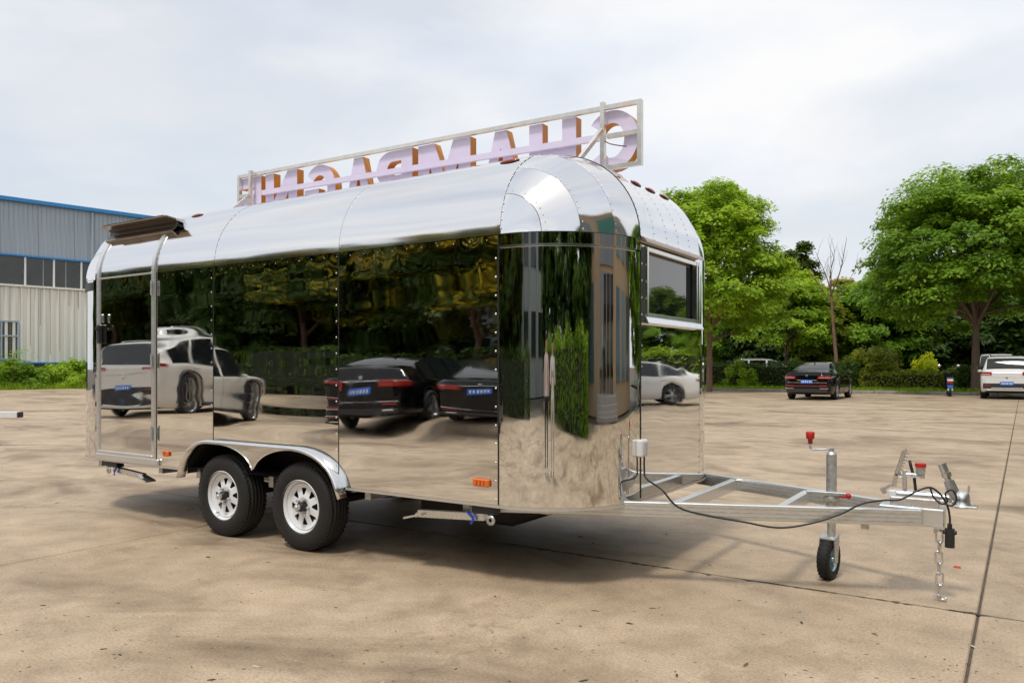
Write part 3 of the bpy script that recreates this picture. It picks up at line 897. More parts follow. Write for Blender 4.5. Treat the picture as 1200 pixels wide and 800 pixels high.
# --- drawbar
YC = 1.15
db = MB()
zt, zb_ = .484, .398
def chan(a, b, nm='drawbar_beam'):
    a, b = Vector(a), Vector(b); d = (b - a).normalized(); nrm = Vector((d.y, -d.x, 0))
    o = MB().bar(a, b, .046, zt - zb_, bev=.004).build(nm, M_alu, T)
    q = MB()
    sgn = 1 if nrm.y < 0 else -1
    for z in ((zt + zb_) / 2 + .022, (zt + zb_) / 2, (zt + zb_) / 2 - .022):
        q.bar(a + nrm * sgn * .0235 + Vector((0, 0, z - a.z)), b + nrm * sgn * .0235 + Vector((0, 0, z - b.z)), .003, .004)
    q.build('extruded_groove', M_galv, o)
zm = (zt + zb_) / 2
near_a, near_b = Vector((-.25, .10, zm)), Vector((2.02, YC - .075, zm))
far_a, far_b = Vector((-.25, 2 * YC - .10, zm)), Vector((2.02, YC + .075, zm))
chan(near_a, near_b); chan(far_a, far_b)
def on(a, b, x): t = (x - a.x) / (b.x - a.x); return a.lerp(b, t)
for x in (.80, 1.34):
    MB().bar(on(near_a, near_b, x) + Vector((0, .02, -.004)), on(far_a, far_b, x) + Vector((0, -.02, -.004)), .045, zt - zb_ - .012, bev=.004).build('cross_member', M_alu, T)
MB().box((1.97, YC, zm + .001), (.32, .135, zt - zb_ + .012), bev=.006).build('drawbar_end', M_alu, T)
for x in (.05, .50):
    q = on(near_a, near_b, x) + Vector((.4, -.84, 0)).normalized() * .026
    MB().cyl(q, q + Vector((.4, -.84, 0)).normalized() * .012, .011, 6).build('bolt', M_zinc, T)
for x in (1.35, 1.75):
    MB().box((x, YC - .12, zb_ - .02), (.04, .03, .04)).build('lug', M_galv, T)

# jockey wheel
JX, JY = 1.53, 1.26
jk = MB().cyl((JX, JY, .19), (JX, JY, .40), .024, 14).build('jockey_wheel', M_galv, T)
MB().cyl((JX, JY, .40), (JX, JY, .735), .030, 18).cyl((JX, JY, .735), (JX, JY, .75), .031, 18, r2=.022).build('outer_tube', M_galv, jk)
MB().cyl((JX, JY, .75), (JX, JY, .772), .016, 10).tube([(JX, JY, .765), (JX - .03, JY - .02, .763), (JX - .10, JY - .03, .758), (JX - .112, JY - .033, .768), (JX - .113, JY - .033, .80)], .007, 8).build('crank', M_zinc, jk)
MB().lathe([(0, .795), (.014, .795), (.014, .82), (.024, .826), (.026, .86), (.02, .866), (0, .866)], 14, axis='Z', c=(JX - .113, JY - .033, 0)).build('crank_knob', M_red, jk)
MB().lathe([(.033, .455), (.046, .455), (.046, .50), (.033, .50)], 18, axis='Z', c=(JX, JY, 0)).bar((JX - .13, JY - .05, .507), (JX + .09, JY - .03, .507), .03, .02, bev=.003).build('clamp', M_galv, jk)
MB().tube([(JX + .05, JY - .04, .495), (JX + .085, JY - .06, .495), (JX + .10, JY - .065, .51)], .006, 8).ball((JX + .105, JY - .066, .505), .017, 10).build('clamp_knob', M_red, jk)
JR = .118
fx = MB()
WXc, rotj = JX - .012, Matrix.Rotation(R_(-98), 3, 'Z')     # castor turned
def J(x, y, z): return rotj @ Vector((x, y, 0)) + Vector((WXc, JY - .02, z))
for s in (-1, 1):
    fx.prism([(-.022, JR - .02), (.022, JR - .02), (.030, JR + .11), (-.045, JR + .145), (-.05, JR + .11)], lambda x, z: J(x, s * .040, z), lambda x, z: J(x, s * .046, z))
fx.prism([(-.05, .255), (.03, .235), (.03, .241), (-.05, .262)], lambda x, z: J(x, -.046, z), lambda x, z: J(x, .046, z))
fx.build('fork', M_galv, jk)
tw = MB(); tw.lathe([(.066, -.028), (.09, -.034), (.106, -.033), (.115, -.026), (JR, -.012), (JR, .012), (.115, .026), (.106, .033), (.09, .034), (.066, .028)], 32)
for k in range(26):
    a = k / 26 * 2 * math.pi; rr_ = Matrix.Rotation(-a, 3, 'Y')
    for s in (-1, 1): tw.box(rr_ @ Vector((JR - .004, s * .018, 0)), (.010, .022, .014), 0, rr_)
tw.v = [tuple(J(x, y, z + JR + .001)) for x, y, z in tw.v]
tw.build('tyre', M_rubber, jk)
rw = MB(); rw.lathe([(.068, -.030), (.064, -.024), (.06, -.005), (.06, .005), (.064, .024), (.068, .030)], 28)
for k in range(5):
    a = k / 5 * 2 * math.pi; rr_ = Matrix.Rotation(-a, 3, 'Y'); rw.box(rr_ @ Vector((.038, 0, 0)), (.05, .012, .018), 0, rr_)
rw.lathe([(0, -.045), (.014, -.045), (.018, -.02), (.018, .02), (.014, .045), (0, .045)], 14)
rw.v = [tuple(J(x, y, z + JR + .001)) for x, y, z in rw.v]
rw.build('rim', mat('zinc_blue', (.42, .55, .58), .3, .8, vary=.1), jk)

# overrun coupling on the nose of the drawbar
cz = .545
cp = MB().cyl((1.88, YC, cz), (2.10, YC, cz), .031, 18).box((1.985, YC, .512), (.24, .085, .05), bev=.005).build('coupling', M_zinc, T)
MB().box((1.875, YC - .01, cz + .002), (.045, .05, .05), bev=.008).build('end_block', M_white, cp)
MB().cyl((2.10, YC, cz), (2.18, YC, cz), .024, 14).lathe([(.0, .045), (.02, .043), (.036, .03), (.043, .0), (.043, -.03), (.05, -.034), (.05, -.042), (0, -.042)], 20, axis='Z', c=(2.205, YC, cz)).box((2.22, YC, cz - .035), (.12, .085, .012), bev=.003).cyl((2.235, YC, cz + .03), (2.24, YC, cz + .075), .006, 8).build('ball_socket', M_zinc, cp)
MB().cyl((2.175, YC, cz + .01), (2.145, YC, cz + .095), .032, 14, r2=.026).cyl((2.145, YC, cz + .095), (2.13, YC, cz + .135), .017, 10).cyl((2.138, YC, cz + .115), (2.130, YC, cz + .137), .025, 12).cyl((2.128, YC, cz + .14), (2.112, YC, cz + .185), .021, 12).build('coupling_handle', M_zinc, cp)
# brake lever, its bracket and the red capped reservoir
MB().box((1.935, YC - .015, .60), (.022, .012, .17), bev=.004).cyl((1.925, YC, .655), (1.895, YC, .655), .018, 10).build('lever_bracket', M_zinc, cp)
lv = MB().bar((1.882, YC - .02, .60), (1.895, YC - .02, .66), .014, .024).bar((1.893, YC - .02, .65), (1.935, YC - .02, .79), .014, .022, bev=.003).bar((1.93, YC - .02, .785), (1.947, YC - .02, .795), .016, .016)
for k in range(7):
    q = Vector((1.903, YC - .02, .668)).lerp(Vector((1.943, YC - .02, .775)), k / 6); lv.box(q + Vector((.008, 0, 0)), (.014, .014, .007))
lv.bar((1.895, YC - .02, .60), (1.855, YC - .02, .592), .02, .016).bar((1.86, YC - .02, .594), (1.825, YC - .02, .562), .014, .016).bar((1.818, YC - .02, .578), (1.84, YC - .02, .545), .028, .02, bev=.003)
lv.build('brake_lever', M_zinc, cp)
MB().cyl((1.94, YC - .01, .658), (2.03, YC - .01, .658), .014, 12).box((2.02, YC - .01, .66), (.02, .03, .03)).cyl((2.012, YC - .01, .668), (2.012, YC - .01, .705), .024, 16).build('reservoir', M_galv, cp)
MB().cyl((2.012, YC - .01, .705), (2.012, YC - .01, .725), .028, 18).build('reservoir_cap', M_red, cp)
MB().tube([(1.985, YC + .02, .57), (1.978, YC + .02, .64), (1.962, YC + .02, .70), (1.955, YC + .02, .735)], .008, 8).build('breakaway_rod', M_black, cp)

# safety chain
lk = MB(); pts = []
for k in range(18):
    a = k / 18 * 2 * math.pi; pts.append((.0165 * math.cos(a), 0, .0165 * math.sin(a) + (.019 if math.sin(a) > 0 else -.019)))
lk.tube(pts, .0052, 6, closed=True)
OFF[0] = (0, 0, 0); LINK = lk.mesh('chain_link', M_zinc); OFF[0] = ORG
CX, CY = 2.105, YC - .05
hk = MB().box((CX, CY, .395), (.055, .05, .014)).cyl((CX, CY, .39), (CX, CY, .372), .008, 8).cyl((CX - .02, CY, .39), (CX - .02, CY, .36), .007, 6).build('safety_chain', M_zinc, T)
nl = 6
for k in range(nl):
    o = link('chain_link', LINK, hk); o.location = (CX - ORG[0] + .002 * math.sin(k * 2.1), CY - ORG[1], .345 - k * .0570); o.rotation_euler = (0, .08 * math.sin(k * 1.7), .4 + (k % 2) * 1.5)
MB().tube([(CX, CY, .038), (CX - .004, CY, .02), (CX + .012, CY, .008), (CX + .03, CY, .012), (CX + .034, CY - .004, .024)], [.009, .010, .010, .009, .005], 8).bar((CX - .025, CY, .03), (CX + .002, CY, .012), .012, .008).build('chain_hook', M_zinc, hk)

# junction box and trailing cable
jb = AY(746, 525, .60)
jbx = MB().box((.615, .590, .777), (.042, .088, .100), bev=.008).build('junction_box', M_white, T)
MB().box((.638, .592, .777), (.006, .056, .074), bev=.002).build('box_lid', mat('pale_grey_plastic', (.62, .63, .64), .4, 0, vary=.04), jbx)
def spline(pts, n=10):
    P = [Vector(p) for p in pts]; P = [2 * P[0] - P[1]] + P + [2 * P[-1] - P[-2]]; out = []
    for i in range(1, len(P) - 2):
        for k in range(n):
            t = k / n; a, b, c, d = P[i - 1:i + 3]
            out.append(.5 * ((2 * b) + (-a + c) * t + (2 * a - 5 * b + 4 * c - d) * t * t + (-a + 3 * b - 3 * c + d) * t ** 3))
    return out + [P[-2]]
def beamY(x): return on(near_a, near_b, x).y
cable = [(.625, .60, .725), (.625, .60, .66), (.64, .595, .60)]
for px, py, x_ in ((775, 573, .78), (795, 594, .88), (830, 604, 1.02), (870, 611, 1.16), (912, 618, 1.32), (950, 613, 1.48), (985, 602, 1.62), (1010, 590, 1.72), (1035, 586, 1.83), (1055, 585, 1.90), (1075, 575, 1.98), (1090, 571, 2.04), (1102, 579, 2.08), (1110, 592, 2.11), (1113, 606, 2.115), (1113, 620, 2.115)):
    yy = min(beamY(x_) - .035, YC - .07) if px < 1100 else YC - .06
    q = AY(px, py, yy); cable.append((q.x, q.y, q.z))
cb_ = MB().tube(spline(cable, 6), .0055, 8).build('trailing_cable', M_black, T)
lp = [AY(px, py, YC - .075) for px, py in ((1090, 571), (1094, 582), (1103, 590), (1110, 587), (1108, 578), (1116, 574), (1121, 584), (1116, 592), (1106, 590))]
MB().tube(spline(lp, 6), .0052, 6).build('cable_loop', M_black, cb_)
q0 = Vector(cable[-1])
MB().cyl(q0 + Vector((0, 0, .005)), q0 + Vector((0, 0, -.095)), .024, 14).box(q0 + Vector((0, -.0, -.015)), (.066, .03, .02), bev=.004).cyl(q0 + Vector((0, 0, .03)), q0 + Vector((0, 0, .0)), .012, 10).build('plug', M_black, cb_)

# --- roof sign: steel box frame and nine letters that face away
YSG = 1.30
ZT0, ZT1 = 3.115, 3.065          # top rail heights at the two ends
sgx0, sgx1 = -3.977, .299
zrail = lambda x: ZT0 + (ZT1 - ZT0) * (x - sgx0) / (sgx1 - sgx0)
sg = MB()
t_ = .030
sg.bar((sgx0, YSG, zrail(sgx0)), (sgx1, YSG, zrail(sgx1)), t_, t_)
sign = sg.build('roof_sign', M_signframe, T)
sb = MB()
sb.bar((sgx0, YSG, 2.625), (sgx1, YSG, 2.645), t_, t_)
sb.build('bottom_rail', M_signframe, sign)
MB().bar((-3.62, YSG - .002, 2.918), (.02, YSG - .002, 2.865), .028, .045).build('middle_rail', M_lav, sign)
MB().bar((.04, YSG, 2.865), (sgx1, YSG, 2.862), t_, t_).build('middle_rail', M_signframe, sign)
MB().bar((sgx0, YSG, 2.92), (-3.76, YSG, 2.918), t_, t_).build('middle_rail', M_signframe, sign)
for x, zt_, dy in ((sgx0 + .012, zrail(sgx0), 0), (sgx1 - .012, zrail(sgx1) + .01, 0), (-3.759, zrail(-3.76) + .03, -.03), (.021, zrail(0) + .03, -.03)):
    MB().bar((x, YSG + dy, 2.56 if x < 0.2 else 2.63), (x, YSG + dy, zt_), .032, .034, up=(0, 1, 0)).build('post', M_signframe, sign)
for x in (-3.759, .021):
    MB().bar((x, YSG - .05, 2.90), (x - .02, YSG - .42, 2.57), .028, .028).build('brace', M_signframe, sign)
MB().tube(spline([(.03, YSG - .03, 2.83), (.08, YSG - .03, 2.80), (.16, YSG - .03, 2.775), (.20, YSG - .03, 2.765)], 6), .004, 6).build('loose_wire', mat('red_brown_wire', (.12, .02, .02), .5), sign)

def arcp(cx, cy, rx, ry, a0, a1, n=26): return [(cx + rx * math.cos(R_(a0 + (a1 - a0) * i / n)), cy + ry * math.sin(R_(a0 + (a1 - a0) * i / n))) for i in range(n + 1)]
LET = {
 'C': [arcp(.5, .5, .5, .5, 38, 322) + arcp(.5, .5, .24, .29, 322, 38)],
 'G': [arcp(.5, .5, .5, .5, 40, 310) + [(.98, .14), (.98, .53), (.52, .53), (.52, .36), (.74, .36), (.74, .27)] + arcp(.5, .5, .25, .29, 300, 40)],
 'H': [[(0, 0), (.29, 0), (.29, .39), (.71, .39), (.71, 0), (1, 0), (1, 1), (.71, 1), (.71, .60), (.29, .60), (.29, 1), (0, 1)]],
 'A': [[(0, 0), (.27, 0), (.34, .19), (.66, .19), (.73, 0), (1, 0), (.66, 1), (.34, 1)], [(.40, .36), (.5, .70), (.60, .36)]],
 'M': [[(0, 0), (.22, 0), (.22, .62), (.41, 0), (.59, 0), (.78, .62), (.78, 0), (1, 0), (1, 1), (.68, 1), (.5, .42), (.32, 1), (0, 1)]],
 'P': [[(0, 0), (.30, 0), (.30, .33), (.55, .33)] + arcp(.60, .665, .40, .335, -80, 80, 14) + [(.55, 1), (0, 1)], [(.30, .53), (.30, .80), (.52, .80)] + arcp(.53, .665, .16, .135, 80, -80, 8) + [(.52, .53)]],
 'N': [[(0, 0), (.27, 0), (.27, .56), (.70, 0), (1, 0), (1, 1), (.73, 1), (.73, .44), (.30, 1), (0, 1)]],
 'E': [[(0, 0), (1, 0), (1, .22), (.32, .22), (.32, .40), (.92, .40), (.92, .61), (.32, .61), (.32, .78), (1, .78), (1, 1), (0, 1)]],
}
spans = [('E', 281, 306), ('N', 311, 348), ('G', 356, 393), ('A', 404, 436), ('P', 441, 483), ('M', 490, 551), ('A', 566, 608), ('H', 620, 675), ('C', 686, 748)]
def letter(ch, x0, x1, z0, z1):
    cu = bpy.data.curves.new('letter', 'CURVE'); cu.dimensions = '2D'; cu.fill_mode = 'BOTH'; cu.extrude = .04
    for poly in LET[ch]:
        s = cu.splines.new('POLY'); s.points.add(len(poly) - 1); s.use_cyclic_u = True
        for k, (a, b) in enumerate(poly): s.points[k].co = ((1 - a) * (x1 - x0), b * (z1 - z0), 0, 1)
    tmp = bpy.data.objects.new('tmp', cu)
    me = bpy.data.meshes.new_from_object(tmp)
    bpy.data.objects.remove(tmp)
    me.name = 'letter'
    # upright in the X-Z plane, back face towards -Y
    me.transform(Matrix(((1, 0, 0, x0 - ORG[0]), (0, 0, -1, YSG + .062 - ORG[1]), (0, 1, 0, z0), (0, 0, 0, 1))))
    me.materials.clear(); me.materials.append(M_lav); me.materials.append(M_orange); me.materials.append(M_white)
    for pl in me.polygons:
        pl.use_smooth = False
        pl.material_index = 0 if pl.normal.y < -.7 else (2 if pl.normal.y > .7 else 1)
    link('letter', me, sign)
for ch_, a, b in spans:
    xa, xb = AY(a, 150, YSG + .02).x, AY(b, 150, YSG + .02).x
    letter(ch_, xa, xb, 2.63, zrail((xa + xb) / 2) - .016)
rv = riv.build('rivets', M_zinc, T, recalc=False); tag(rv, kind='stuff')
OFF[0] = (0, 0, 0)

# ================================================================ cars
def interp(tab, x):
    xs = [a for a, _ in tab]; ys = [b for _, b in tab]
    if x <= xs[0]: return ys[0]
    if x >= xs[-1]: return ys[-1]
    i = max(k for k in range(len(xs) - 1) if xs[k] <= x)
    # monotone-ish cubic (Catmull-Rom with clamped tangents)
    h = xs[i + 1] - xs[i]; t = (x - xs[i]) / h
    def tan(k):
        if k == 0 or k == len(xs) - 1: return 0
        d0 = (ys[k] - ys[k - 1]) / (xs[k] - xs[k - 1]); d1 = (ys[k + 1] - ys[k]) / (xs[k + 1] - xs[k])
        return 0 if d0 * d1 <= 0 else 2 * d0 * d1 / (d0 + d1)
    m0, m1 = tan(i), tan(i + 1)
    return (2 * t ** 3 - 3 * t * t + 1) * ys[i] + (t ** 3 - 2 * t * t + t) * h * m0 + (-2 * t ** 3 + 3 * t * t) * ys[i + 1] + (t ** 3 - t * t) * h * m1

M_carblack = mat('black_car_paint', (.004, .004, .005), .04, 0, vary=0, ior=1.4)
M_carwhite = mat('white_car_paint', (.74, .74, .73), .25, 0, vary=0, coat=.9)
M_carcream = mat('cream_car_paint', (.66, .64, .60), .28, 0, vary=0, coat=.8)
M_carglass = mat('car_glass', (.010, .012, .013), .03, 0, vary=0, ior=1.55)
M_clad = mat('cladding_plastic', (.025, .025, .027), .55, 0, vary=.15)
M_chrome = mat('chrome', (.82, .82, .83), .08, 1.0, vary=0)
M_tail = mat('tail_lamp_red', (.34, .008, .010), .15, 0, vary=.15, scale=18, coat=.8)
M_tail2 = mat('tail_lamp_clear', (.75, .62, .60), .12, 0, vary=.1, scale=18, coat=.8)
M_head = mat('head_lamp', (.62, .66, .70), .1, .2, vary=.15, scale=16, coat=1)
M_plate = mat('blue_plate', (.03, .16, .62), .45, 0, vary=.05)
M_alloy = mat('alloy_wheel', (.55, .56, .57), .3, .8, vary=.08)

SEDAN = dict(L=4.72, zb=.20, ax=(1.42, -1.30), rw=.335, arch=.375,
  T=[(-2.36, .93), (-2.30, 1.07), (-2.0, 1.105), (-1.72, 1.12), (-1.45, 1.22), (-1.1, 1.345), (-.7, 1.435), (-.2, 1.468), (.25, 1.45), (.55, 1.39), (.9, 1.235), (1.25, 1.045), (1.6, .975), (2.05, .87), (2.28, .74), (2.36, .58)],
  B=[(-2.36, .90), (-2.2, 1.0), (-1.6, 1.0), (-.6, .965), (.5, .935), (1.2, .905), (1.7, .855), (2.15, .74), (2.36, .55)],
  W=[(-2.36, .66), (-2.31, .76), (-2.15, .855), (-1.7, .91), (-.9, .925), (.9, .925), (1.6, .905), (2.0, .85), (2.22, .74), (2.32, .6), (2.36, .46)],
  Rw=[(-2.36, .55), (-2.2, .70), (-1.72, .72), (-1.2, .60), (-.5, .565), (.2, .57), (.6, .60), (1.25, .72), (1.7, .72), (2.1, .64), (2.36, .36)],
  rear=(-1.70, -1.02), front=(.52, 1.24), side=(-1.45, 1.02), pillars=[(-.92, -.84), (-.10, -.01)], clad=0)
SUV = dict(L=4.55, zb=.24, ax=(1.36, -1.30), rw=.36, arch=.41,
  T=[(-2.27, 1.02), (-2.22, 1.14), (-2.12, 1.34), (-1.98, 1.56), (-1.8, 1.645), (-1.3, 1.69), (-.5, 1.71), (.15, 1.69), (.45, 1.63), (.85, 1.42), (1.2, 1.18), (1.45, 1.10), (1.95, 1.01), (2.18, .88), (2.27, .68)],
  B=[(-2.27, .98), (-2.1, 1.07), (-1.5, 1.08), (-.5, 1.05), (.5, 1.02), (1.2, 1.0), (1.7, .97), (2.1, .86), (2.27, .64)],
  W=[(-2.27, .74), (-2.22, .82), (-2.05, .89), (-1.6, .925), (-.8, .935), (.9, .935), (1.6, .92), (1.95, .87), (2.15, .77), (2.24, .64), (2.27, .5)],
  Rw=[(-2.27, .70), (-2.1, .69), (-1.8, .655), (-1.2, .65), (-.3, .64), (.4, .65), (.9, .69), (1.45, .75), (1.9, .72), (2.27, .42)],
  rear=(-2.20, -1.93), front=(.42, 1.22), side=(-1.78, 1.05), pillars=[(-1.12, -1.02), (-.12, -.02)], clad=1)
FAST = dict(SEDAN)
FAST.update(T=[(-2.36, .90), (-2.31, 1.04), (-2.15, 1.10), (-1.8, 1.18), (-1.4, 1.295), (-1.0, 1.385), (-.6, 1.435), (-.2, 1.452), (.25, 1.43), (.55, 1.375), (.9, 1.23), (1.25, 1.045), (1.6, .975), (2.05, .87), (2.28, .74), (2.36, .58)],
  Rw=[(-2.36, .55), (-2.2, .70), (-1.9, .68), (-1.4, .60), (-.6, .565), (.2, .57), (.6, .60), (1.25, .72), (1.7, .72), (2.1, .64), (2.36, .36)], rear=(-1.95, -1.0), side=(-1.75, 1.02))
VAN = dict(L=4.9, zb=.24, ax=(1.45, -1.5), rw=.33, arch=.37,
  T=[(-2.45, 1.75), (-2.40, 1.90), (-2.2, 1.97), (-1.0, 2.0), (.5, 1.98), (1.2, 1.92), (1.5, 1.78), (2.0, 1.3), (2.2, 1.12), (2.38, .95), (2.45, .7)],
  B=[(-2.45, 1.08), (-2.3, 1.1), (1.2, 1.08), (1.9, 1.03), (2.3, .88), (2.45, .66)],
  W=[(-2.45, .76), (-2.38, .82), (-2.2, .85), (1.7, .85), (2.2, .8), (2.4, .66), (2.45, .55)],
  Rw=[(-2.45, .66), (-2.3, .70), (0, .72), (1.2, .70), (2.1, .74), (2.45, .5)],
  rear=(-2.449, -2.40), front=(1.32, 2.05), side=(-2.1, 1.85), pillars=[(-1.05, -.95), (.25, .37)], clad=0)

CARW = {}
def car_wheel(r, style=0):
    key = (r, style)
    if key in CARW: return CARW[key]
    t = MB().lathe([(r * .66, -.09), (r * .75, -.105), (r * .9, -.105), (r * .97, -.09), (r, -.06), (r, .06), (r * .97, .09), (r * .9, .105), (r * .75, .105), (r * .66, .09)], 30).mesh('tyre', M_rubber)
    q = MB().lathe([(r * .68, -.095), (r * .65, -.085), (r * .61, -.03), (r * .61, .08)], 30)
    q.lathe([(0, -.075), (r * .14, -.075), (r * .17, -.06), (r * .17, -.03)], 14)
    ns = 5 if style == 0 else 10
    for k in range(ns):
        for d in ((-.13, .13) if style == 0 else (0,)):
            a = k / ns * 2 * math.pi + d
            q.bar((r * .12 * math.cos(a), -.062, r * .12 * math.sin(a)), (r * .64 * math.cos(a + d * .3), -.082, r * .64 * math.sin(a + d * .3)), .02, r * .075 if style == 0 else r * .06, up=(0, 1, 0))
    rim = q.mesh('rim', M_alloy)
    d = MB().lathe([(0, -.0), (r * .6, -.0)], 20).mesh('brake_disc', M_dark)
    CARW[key] = (t, rim, d)
    return CARW[key]

def make_car(name, S, paint, loc, heading, label, cat='car', group=None, tail='sedan', plate=True, wstyle=0, sc=1.0):
    """heading: direction the nose points, as an angle from +X; local x = nose, y = left"""
    root = thing(name, loc, heading, label, cat, group)
    root.scale = (sc, sc, sc)
    L = S['L']; hx = L / 2
    xs = set(round(-hx + L * i / 90, 4) for i in range(91))
    for k in (.004, .012, .03, .05): xs |= {round(-hx + k, 4), round(hx - k, 4)}
    for key in ('rear', 'front', 'side'): xs |= {round(v, 4) for v in S[key]}
    for a, b in S['pillars']: xs |= {a, b}
    for axx in S['ax']:
        for i in range(-12, 13): xs.add(round(axx + S['arch'] * math.sin(i / 12 * math.pi / 2), 4))
    xs = sorted(xs)
    def zbot(x):
        z = S['zb'] + .10 * max(0, (abs(x) - (hx - .55)) / .55) ** 2
        for axx in S['ax']:
            d = abs(x - axx)
            if d <= S['arch'] + 1e-6: z = max(z, S['rw'] + math.sqrt(max(0, S['arch'] ** 2 - d * d)) )
        return z
    def sect(x):
        W, T_, B_, Rw = interp(S['W'], x), interp(S['T'], x), interp(S['B'], x), interp(S['Rw'], x)
        end = min(1, (hx - abs(x)) / .05)
        T_ = max(T_, B_ + .035); z0 = zbot(x); dz = B_ - z0
        k0 = .985 - .03 * (1 - end)
        low = min(z0 + .06, B_ - .2)
        pts = [(0, z0), (W * .86 * k0, z0), (W * .965 * k0, z0 + min(.05, dz * .2)), (W * 1.0 * k0, z0 + .35 * dz), (W * 1.005 * k0, z0 + .62 * dz), (W * 1.0 * k0, z0 + .80 * dz), (W * .965 * k0, B_ - .012)]
        sh = W * .945 * k0
        g = T_ - B_
        if g > .1:
            ed = min(Rw, sh - .02)
            pts += [(sh, B_), (sh + (ed + .018 - sh) * .55, B_ + (g - .055) * .55 ), (ed + .018, T_ - .055), (ed - .02, T_ - .02), (ed * .55, T_ - .004), (0, T_)]
        else:
            ed = min(Rw, sh - .05)
            pts += [(sh, B_), (sh * .4 + ed * .6, B_ + g * .45), (ed, B_ + g * .70), (ed * .9, B_ + g * .82), (ed * .5, B_ + g * .96), (0, T_)]
        return pts
    secs = [sect(x) for x in xs]; n = len(secs[0])
    mb = MB()
    Lr = [[Vector((x, y, z)) for y, z in s] for x, s in zip(xs, secs)]
    Rr = [[Vector((x, -y, z)) for y, z in s] for x, s in zip(xs, secs)]
    def faces(i0, i1, a, b, side, off=0.0, mbx=None):
        """patch of the skin between stations and rows, lifted by off"""
        G_ = Lr if side > 0 else Rr
        rows = []
        for i in range(i0, i1 + 1):
            row = []
            for j in range(a, b + 1):
                p = G_[i][j].copy()
                if off:
                    du = G_[min(i + 1, len(xs) - 1)][j] - G_[max(i - 1, 0)][j]; dv = G_[i][min(j + 1, n - 1)] - G_[i][max(j - 1, 0)]
                    if j == n - 1: dv = Vector((0, -side, 0))
                    nn = du.cross(dv).normalized() * -side
                    if nn.length: p += nn * off
                row.append(p)
            rows.append(row)
        mbx.grid(rows)
    for side in (1, -1):
        G_ = Lr if side > 0 else Rr
        k = len(xs)
        for i in range(k - 1):
            for j in range(n - 1):
                mi = 1 if j == 0 else 0
                mb.add([G_[i][j], G_[i + 1][j], G_[i + 1][j + 1], G_[i][j + 1]], [(0, 1, 2, 3)], mi, True)
    for e in (0, -1):
        for j in range(n - 1): mb.add([Lr[e][j], Lr[e][j + 1], Rr[e][j + 1], Rr[e][j]], [(0, 1, 2, 3)], 0, False)
    body = mb.build('body', [paint, M_dark], root, weld=True)
    ix = lambda x: min(range(len(xs)), key=lambda i: abs(xs[i] - x))
    def glaze(nm, x0, x1, a, b, sides, off=.004, m=M_carglass):
        q = MB()
        for s in sides: faces(ix(x0), ix(x1), a, b, s, off, q)
        return q.build(nm, m, root, weld=True)
    glaze('windscreen', S['front'][0], S['front'][1], 10, 12, (1, -1))
    rb_ = [S['side'][0]] + [v for p_ in S['pillars'] for v in p_] + [S['side'][1]]
    for s in (1, -1):
        for a, b in zip(rb_[::2], rb_[1::2]): glaze('side_window', a, b, 7, 9, (s,))
        glaze('window_trim', S['side'][0] - .05, S['side'][1] + .06, 6, 7, (s,), .005, M_chrome if paint is M_carblack else M_black)
    # tail surfaces
    def plan(zv, y0, xin, out, m, nm, z1, parent=root, sides=(1, -1)):
        """lamp that follows the car's plan outline round the rear corner"""
        for s in sides:
            pts = []
            Wr = interp(S['W'], -hx) * .955
            if y0 < Wr: pts += [(-hx, y0), (-hx, (y0 + Wr) / 2), (-hx, Wr)]
            for x in (-hx + .012, -hx + .03, -hx + .05, -hx + .09, -hx + .14, -hx + .2, -hx + .27, -hx + .35, -hx + .45):
                if x <= -hx + xin:
                    end = min(1, (hx - abs(x)) / .05); pts.append((x, interp(S['W'], x) * (.985 - .03 * (1 - end)) * .995))
            pts = [(x, y) for x, y in pts if y >= y0 - 1e-6]
            P = [Vector((x, y * s, 0)) for x, y in pts]; O = []
            for i, q in enumerate(P):
                t = (P[min(i + 1, len(P) - 1)] - P[max(i - 1, 0)]).normalized(); nn = Vector((t.y, -t.x, 0)) * s * -1
                if nn.x > 0 and i == 0: nn = -nn
                nn = Vector((-abs(nn.x), abs(nn.y) * s, 0))
                O.append(q + nn * out)
            tp = (z1 - zv) * .08
            mbx = MB(); mbx.grid([[q + Vector((0, 0, zv)) for q in P], [q + Vector((0, 0, zv + tp)) for q in O], [q + Vector((0, 0, z1 - tp)) for q in O], [q + Vector((0, 0, z1)) for q in P]], smooth=False)
            mbx.build(nm, m, parent)
    def rear_box(y0, y1, z0, z1, dep, m, nm):
        return MB().box((-hx - dep / 2 + .004, (y0 + y1) / 2, (z0 + z1) / 2), (dep, y1 - y0, z1 - z0), bev=min(.006, dep * .4)).build(nm, m, root)
    gl = lambda a, b: glaze('rear_window', a, b, 10, 12, (1, -1))
    gl(*S['rear'])
    if tail == 'sedan':
        plan(.80, .40, .30, .016, M_tail, 'tail_lamp', .905)
        plan(.845, .45, .2, .020, M_tail2, 'lamp_strip', .862)
        rear_box(-.36, .36, .74, .765, .012, M_chrome, 'boot_trim'); rear_box(-.72, .72, .655, .675, .010, M_chrome, 'bumper_trim')
        rear_box(-.5, .5, .525, .542, .012, M_redlens, 'reflector_strip')
        for s in (1, -1): rear_box(s * .60 - .13, s * .60 + .13, .515, .56, .016, M_tail, 'rear_reflector'); rear_box(s * .62 - .15, s * .62 + .15, .43, .455, .016, M_chrome, 'exhaust_trim')
        rear_box(-.74, .74, .30, .42, .010, M_clad, 'diffuser')
        pz = .70
    elif tail == 'limo':
        plan(.79, .36, .34, .016, M_tail, 'tail_lamp', .925)
        plan(.83, .40, .26, .021, M_redlens, 'lamp_strip', .85)
        rear_box(-.72, .72, .895, .915, .014, M_chrome, 'boot_trim'); rear_box(-.74, .74, .50, .512, .012, M_chrome, 'bumper_trim')
